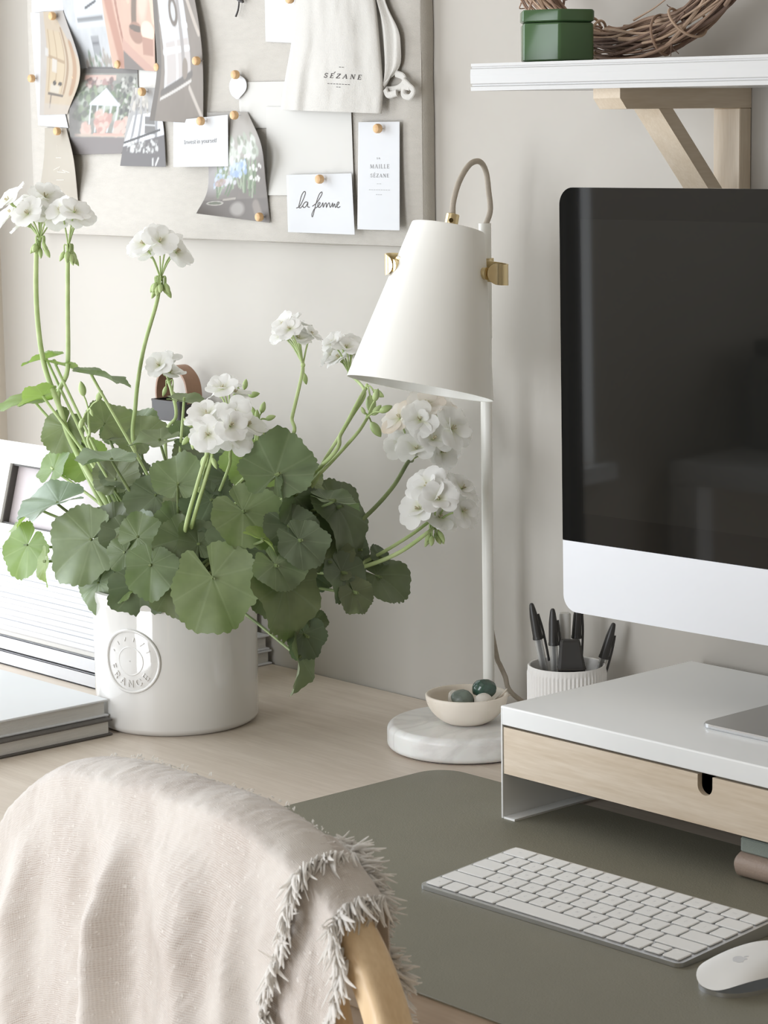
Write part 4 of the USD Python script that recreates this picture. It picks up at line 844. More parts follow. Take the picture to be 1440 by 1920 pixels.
part(lamp, 'felt_pad', lathe([(0, 0), (r_ - .007, 0), (r_ - .007, .0014), (0, .0014)], 64, (LC[0], LC[1], 0)), 'dark_plastic')
ztop = at(920, 440, x=PB[0])[2]
part(lamp, 'pole', tube([PB + [0, 0, h_ - .001], PB + [0, 0, .25], PB + [0, 0, ztop + .001]], 0.0059, 20), 'lamp_white', 40)
zs = at(920, 418, x=PB[0])[2]
part(lamp, 'sleeve', tube([PB + [0, 0, .41], PB + [0, 0, zs]], 0.0064, 20), 'lamp_white', 40)
# shade: axis, small end up; its centre stands before the pole and to its left
def lp(u, v, back): 
    """The point seen at (u, v) on the upright plane facing the camera through the pole, moved back metres towards the wall."""
    q = PB + LB * back; d = FW + RT * (u - 720) / FPX - UP * (v - 960) / FPX
    return CAM + d * (((q - CAM) @ LB) / (d @ LB))
SB = -0.078
top_c, bot_c = lp(841, 426, SB + .004), lp(788, 728, SB - 0.021)
ax = unit(bot_c - top_c); L_ = np.linalg.norm(bot_c - top_c); e1 = unit(LR - ax * (LR @ ax)); e2 = np.cross(ax, e1)
ra, rb = 0.0362, 0.0725
def cone(prof, n=96):
    th = np.arange(n) / n * 2 * PI; V = np.vstack([top_c + ax * s + r * (np.cos(th)[:, None] * e1 + np.sin(th)[:, None] * e2) for r, s in prof]); F = []
    for i in range(len(prof) - 1):
        for j in range(n):
            l = (j + 1) % n; F += [(i * n + j, i * n + l, (i + 1) * n + l), (i * n + j, (i + 1) * n + l, (i + 1) * n + j)]
    return V, A(F)
part(lamp, 'shade', cone([(.002, .0002), (ra - .002, 0), (ra - .0006, .0004), (ra, .0014), (rb, L_), (rb - .0004, L_ + .0004), (rb - .0012, L_), (ra - .0014, .003), (.002, .0026)]), 'lamp_white', 40)
part(lamp, 'bulb_holder', cone([(.001, .0026), (.014, .0026), (.014, .045), (.001, .045)], 24), 'lamp_white', 40)
cap0 = top_c + e1 * .003
part(lamp, 'brass_cap', tube([top_c + e1 * .002 - ax * s for s in (0, .0006, .0125, .0133)], [.0062, .0066, .0066, .006], 24), 'brass', 40, label='brass cap with a small set screw')
sc_ = top_c + e1 * .002 - ax * .0075 - LB * .0064 - LR * .001
part(lamp, 'set_screw', tube([sc_, sc_ - LB * .0006], .0022, 14), 'dark_screw')
cordp = [top_c + e1 * .002 - ax * .012, lp(850, 378, SB + .008), lp(861, 340, SB + .02), lp(880, 309, SB + .038), lp(899, 303, SB + .052), lp(911, 322, SB + .066), lp(916, 358, -.003), lp(919, 395, 0), PB + [0, 0, zs - .004]]
part(lamp, 'cord', tube(spline(cordp, 60), .0029, 12), 'cord', 40, label='grey textile cable arching over the shade')
part(lamp, 'trailing_cable', tube(spline([PB + LB * .005 + [0, 0, .16], PB + LB * .009 + LR * .002 + [0, 0, .12], lp(931, 1230, .012), lp(937, 1246, .012), lp(947, 1268, .012), lp(960, 1300, .01), [-.030, -.016, .016], [-.018, -.008, .004], [-.006, -.008, .0032]], 60), .0027, 10), 'cord', 40)
# brass C clamp: flat band passing behind the shade, a knob at each end
pr_, pl_ = lp(906, 512, SB - .022), lp(742, 497, SB - .012)
mid = (pr_ + pl_) / 2; hz = A([0, 0, 1.0])
def band_pt(lat, back, dz=0): return mid + LR * lat + LB * back + [0, 0, dz]
tilt_b = (pr_[2] - pl_[2]) / np.linalg.norm(pr_ - pl_)
half = np.linalg.norm((pr_ - pl_)[:2]) / 2
path = [(half + .0035, -.010), (half + .014, -.0095), (half + .0205, -.006), (half + .0242, .001), (half + .0235, .012), (half + .016, .028), (half - .004, .0415), (half - .03, .05), (0, .054), (-half + .02, .05), (-half - .001, .037), (-half - .0085, .022), (-half - .0105, .008), (-half - .0085, -.001), (-half - .003, -.004)]
bp = spline([A([a, b_]) for a, b_ in path], 600); al = np.r_[0, np.cumsum(np.linalg.norm(np.diff(bp, axis=0), axis=1))]
ka = np.r_[np.linspace(0, .012, 16)[:-1], np.linspace(.012, al[-1] - .012, 80), np.linspace(al[-1] - .012, al[-1], 16)[1:]]; bp = np.c_[np.interp(ka, al, bp[:, 0]), np.interp(ka, al, bp[:, 1])]
hgt = .0102 * np.sqrt(np.clip(1 - ((.0102 - ka) / .0102).clip(0, 1) ** 2, .01, 1)) * np.sqrt(np.clip(1 - ((ka - al[-1] + .0102) / .0102).clip(0, 1) ** 2, .01, 1))
tq = np.gradient(bp, axis=0); nq = np.c_[tq[:, 1], -tq[:, 0]]; nq /= np.linalg.norm(nq, axis=1, keepdims=True)
def bq(p, z): return np.array([band_pt(a, b_, a * tilt_b + zz) for (a, b_), zz in zip(p, z)])
zr = np.linspace(-1, 1, 7)
part(lamp, 'brass_band', sheet(np.stack([bq(bp, hgt * z) for z in zr], 1), 0.0016), 'brass', 35, label='curved brass band holding the shade to the pole')
for sgn, pp in ((1, A([half + .0035, -.0085])), (-1, A([-half - .003, -.003]))):
    a = band_pt(pp[0], pp[1], pp[0] * tilt_b); q = a - LR * sgn * .010 + LB * .0065
    part(lamp, 'brass_knob', tube([a, a + (q - a) * .45, a + (q - a) * .55, q], [.0062, .0056, .0082, .0082], 20), 'brass', 35)
part(lamp, 'pole_clamp', tube([[*PB[:2], pr_[2] - .011], [*PB[:2], pr_[2] + .009]], .0088, 20), 'brass', 40)

# ------------------------------------------------------------------ stone bowl on the lamp base, with stones
BC = A([-0.0475, -0.1135, h_ + .0003]); BR_, BH = .0418, .0290
bowl = thing('stone_bowl', 'small beige travertine bowl standing on the marble lamp base', 'bowl', tuple(BC))
def bowl_r(z): return BR_ * np.sqrt(np.clip(1 - (1 - (z + .004) / (BH + .004)) ** 1.9, 0, 1))
zo = np.linspace(0, BH, 14)
pro = [(0, 0)] + [(float(bowl_r(z)), z) for z in zo] + [(BR_ - .0012, BH + .0010), (BR_ - .0032, BH + .0003)] + [(max(float(bowl_r(z)) - .0045, .002), z + .0) for z in zo[::-1][1:-2]] + [(0, zo[2])]
part(bowl, 'shell', lathe(pro, 80, BC), 'travertine', 60)
def stone(name, label, c, size, mat, seed, rot=0.0, cat_='stone', facet=0):
    m = trimesh.creation.icosphere(4); v = A(m.vertices); rg = np.random.default_rng(seed)
    for _ in range(facet):
        n = unit(rg.normal(0, 1, 3)); d = v @ n; k = rg.uniform(.62, .85); v = v - np.outer(np.maximum(d - k, 0) * .85, n)
    v = v * (1 + .16 * (meshkit.fbm(v * 1.6 + seed, 3, seed) - .5))[:, None] * size
    single(name, label, cat_, (v @ rz(rot).T + c, m.faces), mat, True)
sp = lambda u, v, b: lp(u, v, b)
BB = ((BC - PB) @ LB)
stone('tumbled_stone', 'dark green tumbled stone on top in the travertine bowl', sp(908, 1291, BB + .004), A([.0125, .0105, .0112]), 'green_stone', 3, .8, facet=7)
stone('tumbled_stone', 'grey green matte stone at the front of the travertine bowl', sp(867, 1312, BB - .006), A([.0125, .011, .0105]), 'green_stone_matte', 8, .5, facet=6)
stone('tumbled_stone', 'round white pebble under the dark green stone in the bowl', sp(907, 1314, BB - .012), A([.0098, .0085, .0080]), 'white_stone', 5, .2)
stone('tumbled_stone', 'clear pale crystal at the left side of the bowl', sp(852, 1311, BB + .006), A([.007, .006, .010]), 'white_stone', 14, .2, facet=9)
shp = thing('dried_pod', 'pale dried pod sticking out at the right side of the bowl', 'dried pod', tuple(sp(936, 1312, BB)))
part(shp, 'husk', tube(spline([sp(922, 1321, BB + .006), sp(934, 1311, BB + .004), sp(944, 1300, BB + .003), sp(951, 1291, BB + .003)], 14), [.002, .003, .0038, .004, .004, .0038, .0036, .0034, .003, .0028, .0024, .002, .0014, .0006], 8, .6), 'shell')
part(shp, 'husk', tube(spline([sp(926, 1325, BB + .002), sp(938, 1316, BB), sp(948, 1307, BB), sp(957, 1302, BB)], 14), [.001, .0026, .0034, .0038, .004, .004, .0038, .0036, .003, .0028, .0024, .002, .0014, .0006], 8, .6), 'shell')

# ------------------------------------------------------------------ ribbed pen cup and pens
UC = A([0.043, -0.062, 0.0]); UR, UH = .0392, .0925
cup = thing('pen_cup', 'white ribbed ceramic pen cup behind the riser', 'pen cup', tuple(UC))
nth = 60 * 6; th = np.arange(nth) / nth * 2 * PI; ribs = .00055 * np.cos(60 * th)
pr2 = [(.001, 0.0, 0), (UR - .003, 0, 0), (UR - .0008, .0015, .3), (UR, .004, 1), (UR, UH - .008, 1), (UR - .0002, UH - .0055, .2), (UR - .0003, UH - .0012, 0), (UR - .0012, UH, 0), (UR - .0028, UH - .0005, 0), (UR - .0034, UH - .003, 0), (UR - .0034, .005, 0), (.001, .005, 0)]
V = np.vstack([np.c_[(r + k * ribs) * np.cos(th), (r + k * ribs) * np.sin(th), np.full(nth, z)] for r, z, k in pr2]) + UC; F = []
for i in range(len(pr2) - 1):
    j = np.arange(nth); l = (j + 1) % nth; F.append(np.c_[i * nth + j, i * nth + l, (i + 1) * nth + l]); F.append(np.c_[i * nth + j, (i + 1) * nth + l, (i + 1) * nth + j])
part(cup, 'body', (V, np.vstack(F)), 'ribbed_white', 50)
UD = (A([UC[0], UC[1], 0]) - PB) @ LB
def pen(label, tip, low, back):
    """Ballpoint standing cap up: tip = the cap's top, low = where the barrel meets the rim."""
    a, b_ = lp(*tip, UD + back), lp(*low, UD + back * .9); d = unit(b_ - a); foot = a + d * ((a[2] - .0075) / -d[2] if d[2] < 0 else .1)
    p = thing('ballpoint_pen', label, 'pen', tuple(foot), 'capped black ballpoint pens in the cup')
    L_ = np.linalg.norm(foot - a); n1 = unit(np.cross(d, LB)); c_ = .058
    part(p, 'cap', tube([a, a + d * .0012, a + d * .005, a + d * .014, a + d * (c_ - .024), a + d * (c_ - .0235), a + d * (c_ - .021)], [.0012, .0022, .0030, .0042, .0050, .0054, .0054], 14), 'black_plastic', 40)
    part(p, 'clip', tube(spline([a + d * .012 + n1 * .0046, a + d * .03 + n1 * .0062, a + d * c_ + n1 * .0064, a + d * (c_ + .002) + n1 * .0058], 10), [.0015] * 9 + [.0006], 8, .6), 'black_plastic')
    part(p, 'barrel', tube([a + d * (c_ - .022), foot], .0040, 6), 'clear_plastic', False)
    part(p, 'ink_tube', tube([a + d * (c_ - .02), foot - d * .004], .0015, 8), 'black_plastic')
pen('capped black ballpoint pen leaning left in the cup', (996, 1131), (1020, 1252), .012)
pen('capped black ballpoint pen upright beside the white marker', (1036, 1141), (1040, 1254), .0)
pen('capped black ballpoint pen partly behind the computer corner', (1084, 1128), (1078, 1250), .02)
pen('capped black ballpoint pen leaning right in the cup', (1151, 1168), (1127, 1250), .006)
a, b_ = lp(1059, 1149, UD + .012), lp(1058, 1252, UD + .012); d = unit(b_ - a); ft = a + d * (a[2] - .0075) / -d[2]
p = thing('marker', 'white capped marker standing in the middle of the cup', 'marker', tuple(ft))
part(p, 'cap', tube([a, a + d * .0012, a + d * .046, a + d * .047], [.0052, .0060, .0063, .0060], 18), 'paper_cream', 40); part(p, 'barrel', tube([a + d * .047, ft], .0056, 16), 'paper_cream', 40)
p = thing('permanent_marker', 'wide black highlighter standing at the front of the cup', 'marker', tuple(lp(1071, 1300, UD - .02)))
a0, a1 = lp(1069, 1201, UD - .02), lp(1072, 1262, UD - .019); d = unit(a1 - a0)
def block(s0, s1, w0, w1, t0, t1):
    return trimesh.convex.convex_hull(np.vstack([a0 + d * s + LR * x * w + LB * y * t for s, w, t in ((s0, w0, t0), (s1, w1, t1)) for x, y in ((-1, -.6), (-.8, -1), (.8, -1), (1, -.6), (1, .6), (.8, 1), (-.8, 1), (-1, .6))]))
part(p, 'cap', cat(block(-.001, .001, .0085, .0098, .0035, .005), block(.001, .028, .0098, .0138, .005, .0072)), 'black_plastic', 25); part(p, 'barrel', block(.028, (a0[2] - .008) / -d[2], .0132, .012, .0068, .0062), 'black_plastic', 25)
part(p, 'cap_rib', block(.0272, .0284, .0142, .0142, .0075, .0075), 'dark_plastic', 25)

# ------------------------------------------------------------------ books, magazines, picture frame and small caddy at the left
def hardback(name, label, x0, x1, y0, y1, z, h, cov, group=None, spine='y0', c=.0022):
    """A closed hardback: two boards, a spine on one side, a page block set in."""
    p = thing(name, label, 'book', ((x0 + x1) / 2, (y0 + y1) / 2, z), group)
    part(p, 'cover', cat(chbox(x0, x1, y0, y1, z, z + c, .0006), chbox(x0, x1, y0, y1, z + h - c, z + h, .0006),
                         *( [chbox(x0, x1, y0, y0 + c, z, z + h, .0006)] if spine == 'y0' else [chbox(x0, x0 + c, y0, y1, z, z + h, .0006)])), cov)
    i = .0035
    part(p, 'pages', bx(x0 + (c if spine == 'x0' else i), x1 - i, y0 + (c if spine == 'y0' else i), y1 - i, z + c, z + h - c), 'pages')
    return p
hardback('hardback_book', 'dark grey cloth hardback lying under the white book by the pot', -0.60, -0.3465, -0.535, -0.338, 0.0004, .0172, 'book_dark', spine='x0')
hardback('hardback_book', 'white hardback lying on the dark grey book in front', -0.60, -0.3585, -0.545, -0.334, .0178, .0182, 'book_white', spine='x0')
z = .0004
hardback('hardback_book', 'large white hardback at the bottom of the magazine stack', -0.79, -0.4925, -0.2295, -0.004, z, .0172, 'spine_white'); z += .0174
hardback('hardback_book', 'large white hardback second from the bottom of the magazine stack', -0.79, -0.494, -0.2285, -0.006, z, .0178, 'spine_white'); z += .018
rng = np.random.default_rng(2)
nm = 15; zt = .1345
hs = rng.uniform(.85, 1.15, nm); hs *= (zt - z) / hs.sum()
for i in range(nm):
    h = hs[i]; dx, dy = rng.uniform(-.003, .003), rng.uniform(-.0012, .0012)
    x0, x1, y0, y1 = -.792 + dx, -.522 + dx, -.2285 + dy, -.055 + dy
    where = ['at the very bottom of the magazines', 'second from the bottom of the magazines', 'third from the bottom of the magazines', 'fourth from the bottom of the magazines', 'fifth from the bottom of the magazines', 'sixth from the bottom of the magazines', 'seventh from the bottom of the magazines', 'in the exact middle of the magazines',
             'seventh from the top of the magazines', 'sixth from the top of the magazines', 'fifth from the top of the magazines', 'fourth from the top of the magazines', 'third from the top of the magazines', 'second from the top of the magazines', 'on top of the magazines under the picture frame'][i]
    g = thing('magazine', f'white spined magazine {where}', 'magazine', ((x0 + x1) / 2, (y0 + y1) / 2, z), 'white magazines in the stack')
    pf = Polygon([(y0 + .0008, z + .0001), (y1, z + .0001), (y1, z + h - .0001), (y0 + .0008, z + h - .0001), (y0, z + h * .8), (y0, z + h * .2)])
    part(g, 'cover', extrude(pf, x1 - x0, yz, (x0, 0, 0)), 'spine_grey' if i == 0 else 'spine_white', 20)
    part(g, 'pages', bx(x1 - .0005, x1 + .0003, y0 + .002, y1, z + .0006, z + h - .0006), 'pages')
    if i > 0:   # small grey print on the spine: unreadable at this size, a few dashes
        zz = z + h / 2
        part(g, 'spine_print', cat(*[bx(xx, xx + ww, y0 - .00015, y0 + .0005, zz - .0008, zz + .0008) for xx, ww in ((x0 + .086, .006 + .003 * (i % 3)), (x0 + .096 + .003 * (i % 3), .004))]), 'spine_grey')
    z += h
ztop_m = z

fr = thing('picture_frame', 'white picture frame leaning back on the magazines behind the geranium', 'picture frame', (-.69, -.19, ztop_m))
FL, FWD, FHT, LEAN = A([-0.789, -0.212, ztop_m + .0006]), .258, .128, .26
RF = rx(-LEAN)
def fm(mesh): return xf(mesh, RF, FL)
out_, inn = sbox(0, 0, FWD, FHT), sbox(.034, .03, FWD - .034, FHT - .026)
for a_ in (Polygon([(0, 0), (FWD, 0), (FWD - .034, .03), (.034, .03)]), Polygon([(0, FHT), (.034, FHT - .026), (FWD - .034, FHT - .026), (FWD, FHT)]), Polygon([(0, 0), (.034, .03), (.034, FHT - .026), (0, FHT)]), Polygon([(FWD, 0), (FWD, FHT), (FWD - .034, FHT - .026), (FWD - .034, .03)])):
    part(fr, 'moulding', fm(extrude(a_, .014, XZ, (0, .014, 0))), 'frame_white', False)
part(fr, 'inner_lip', fm(extrude(inn.difference(inn.buffer(-.002)), .009, XZ, (0, .0125, 0))), 'dark_plastic', False)
part(fr, 'picture', fm(extrude(inn, .001, XZ, (0, .0125, 0))), 'frame_picture', False)
part(fr, 'back_board', fm(extrude(out_.buffer(-.004), .002, XZ, (0, .016, 0))), 'pale_wood', False)
cz = at(330, 786, y=-.06)[2] - .004
bxz = cz - .0004
sb_ = thing('storage_box', 'white storage box behind the geranium leaves and picture frame', 'box', (-.60, -.029, .036))
part(sb_, 'carton', bx(-.668, -.515, -.0535, -.0065, .0357, bxz - .012, .0015), 'frame_white'); part(sb_, 'lid', bx(-.670, -.513, -.0545, -.0055, bxz - .03, bxz, .0015), 'frame_white')
cd = thing('metal_caddy', 'small black metal caddy with brown leather handle behind the geranium', 'caddy', (-.592, -.03, cz))
cx0, cx1, cy0, cy1, chh = -.652, -.592, -.054, -.012, .0225
o1, o0 = rrect(cx0, cx1, cy0, cy1, .007), rrect(cx0 + .005, cx1 - .005, cy0 + .005, cy1 - .005, .006)
ro, ri = A(o1.exterior.coords)[:-1], A(o0.exterior.coords)[:-1]
inn1 = A(o1.buffer(-.0025).exterior.coords)[:-1]
n_ = len(ri); lay_ = [np.c_[ri, np.full(n_, cz)], np.c_[ro, np.full(n_, cz + chh)], None]
part(cd, 'tray', cat(extrude(o0.buffer(-.0005), .002, None, (0, 0, cz)), extrude(o1.difference(o1.buffer(-.003)), chh, None, (0, 0, cz)), extrude(o1.buffer(.0006).difference(o1.buffer(-.003)), .002, None, (0, 0, cz + chh - .001))), 'black_metal', 25)
cm = (cx0 + cx1) / 2; cyc = (cy0 + cy1) / 2
hp = spline([(cx0 + .002, 0, cz + .012), (cx0 - .0015, 0, cz + .03), (cx0 + .003, 0, cz + .048), (cx0 + .016, 0, cz + .060), (cm, 0, cz + .064), (cx1 - .016, 0, cz + .060), (cx1 - .003, 0, cz + .048), (cx1 + .0015, 0, cz + .03), (cx1 - .002, 0, cz + .012)], 50)
part(cd, 'handle', sheet(np.stack([hp + [0, cyc + dy, 0] for dy in (-.011, -.004, .004, .011)], 1), .0026), 'brown_leather', 40, label='brown leather arched handle')
part(cd, 'rivet', cat(*[xf(trimesh.creation.icosphere(2, .0026), None, (x, cyc, cz + .017)) for x in (cx0 - .0005, cx1 + .0005)]), 'brass', True)

# ------------------------------------------------------------------ potted geranium
PC, PR, PH = A([-0.3575, -0.245, 0.0]), .0868, .147
pl_ = thing('potted_geranium', 'white flowering geranium in a glossy white embossed crock', 'potted plant', tuple(PC))
prof = [(0, .001), (PR - .010, .001), (PR - .0065, .0004), (PR - .0025, .0030), (PR, .0075), (PR, .05), (PR, PH - .014), (PR + .0012, PH - .011), (PR + .0020, PH - .006), (PR + .0014, PH - .0015), (PR - .0015, PH), (PR - .0045, PH - .0015), (PR - .006, PH - .008), (PR - .006, .02), (0, .02)]
pot = part(pl_, 'pot', lathe(prof, 128, PC), 'glaze', 35, label='glossy white ceramic crock with a round embossed seal')
sa = math.atan2(-FW[1], -FW[0]) - math.asin(.47)                       # direction of the seal as seen from the pot's axis
def on_pot(dx, dz, h=0.0, z0=.0800):
    a = sa + A(dx) / PR; r = PR + A(h)
    return np.stack([PC[0] + r * np.cos(a), PC[1] + r * np.sin(a), z0 + A(dz) + 0 * a], -1)
t_ = np.linspace(0, 2 * PI, 81)[:-1]
part(pot, 'seal_rim', tube(on_pot(.0325 * np.cos(t_), .0325 * np.sin(t_), .0004), .0017, 8, closed=True), 'glaze', True)
part(pot, 'seal_ring', tube(on_pot(.0148 * np.cos(t_), .0148 * np.sin(t_), .0), .0009, 8, closed=True), 'glaze', True)
rg, tg = np.meshgrid(np.linspace(0.02, 1, 8), np.linspace(0, 2 * PI, 49), indexing='ij')
part(pot, 'seal_disc', sheet(on_pot(.0322 * rg * np.cos(tg), .0322 * rg * np.sin(tg), .0007 * (1 - rg ** 8) - .0002)), 'glaze', True)
def raised(ch, ang, h, rad=.0236):
    m = meshkit.text_mesh(ch, h, .001); v, f = verts(m); c = (v.max(0) + v.min(0)) / 2; v = v - [c[0], c[1], 0]
    ca, s_ = math.cos(ang + PI / 2), math.sin(ang + PI / 2)
    x, y = v[:, 0] * ca - v[:, 1] * s_ + rad * math.cos(ang), v[:, 0] * s_ + v[:, 1] * ca + rad * math.sin(ang)
    return on_pot(x, y, v[:, 2] * 1.2 + .0003), f
for ch, dg_ in zip('FRANCE', (198, 222, 246, 270, 294, 318)):
    part(pot, 'seal_letter', raised(ch, math.radians(dg_), .0075), 'glaze', False)
for i, dg_ in enumerate((28, 52, 78, 104, 130, 156)):                  # worn small marks on the upper half
    part(pot, 'seal_mark', tube(on_pot(A([.0215, .0255]) * math.cos(math.radians(dg_)) + A([-.001, .001]) * (i % 2), A([.0215, .0255]) * math.sin(math.radians(dg_)), .0007), 6e-4, 6), 'glaze', True)
v_, f_ = lathe([(0, PH - .016), (PR * .5, PH - .014), (PR - .0055, PH - .02)], 40, PC); v_[:, 2] += .006 * (meshkit.fbm(v_ * 60, 3, 2) - .5)
part(pl_, 'soil', (v_, f_), 'soil', True)

TC = -FW                                                               # towards the camera
def frame_n(nr, nu, nt): return unit(RT * nr + UP * nu + TC * nt)
PDIST = lambda q: (q - CAM) @ FW
rng = np.random.default_rng(77)
def leaf_mesh(c, n, tip, R, seed, cup=.18, droop=.12, ruffle=.06, fold=0.0, nr=9, nth=106):
    """A round scalloped blade: c = where the stalk joins, n = upper face, tip = direction of the tip in the blade."""
    rg_ = np.random.default_rng(seed); tip = unit(tip - n * (tip @ n)); s = np.cross(n, tip)
    gap = rg_.uniform(.05, .24); lb = rg_.uniform(.05, .13)
    th = np.linspace(-PI + gap, PI - gap, nth); r = np.linspace(.03, 1, nr)
    lob = .5 + .5 * np.cos(7 * th); sc_ = np.abs(np.sin(17.5 * th + .4))
    ph = rg_.uniform(0, 6.28, 4)
    rad = (1 + .22 * np.cos(th)) * (.94 - lb + lb * lob ** .5 + .055 * sc_ ** .8) * (1 + .05 * np.sin(2 * th + ph[0]) + .05 * np.sin(3 * th + ph[1]) + .03 * np.sin(5 * th + ph[2])) * (1 - .22 * np.exp(-((PI - np.abs(th)) / .30) ** 2))
    Rr, Tt = np.meshgrid(r, th, indexing='ij'); q = Rr * rad[None]
    x, y = q * np.cos(Tt), q * np.sin(Tt)
    hz = cup * q ** 2 * (1 - .25 * q) - droop * np.maximum(x, 0) ** 2 + ruffle * q ** 2 * np.sin(3.5 * Tt + ph[2]) + ruffle * .6 * q ** 3 * np.sin(7 * Tt + ph[3]) - .022 * q * (np.cos(7 * Tt) * .5 + .5) ** 3 + fold * np.abs(y)
    P = c + R * (x[..., None] * tip + y[..., None] * s + hz[..., None] * n)
    uv = np.stack([(Tt + PI) / (2 * PI), Rr], -1)
    # 9 sectors: veins fall on the middle of each sector of u
    return sheet(P), uv.reshape(-1, 2)
LMAT = {'g': 'leaf_green', 'd': 'leaf_dark', 'b': 'leaf_bright', 's': 'leaf_blue'}
base_pts = [PC + A([math.cos(a) * r, math.sin(a) * r, PH - .015]) for a, r in zip(rng.uniform(0, 2 * PI, 24), rng.uniform(.005, .045, 24))]
def petiole(c, n, k, r=.0016, to=None, mat='stem_dark'):
    b_ = base_pts[k % len(base_pts)] if to is None else to
    mid = (c + b_) / 2; mid = mid + A([0, 0, .02]) * min(1, np.linalg.norm(c - b_) / .15) - n * .012
    part(pl_, 'leaf_stalk', tube(spline([b_, mid, c - n * .004, c], 14), np.linspace(r * 1.15, r * .8, 14), 7), mat)
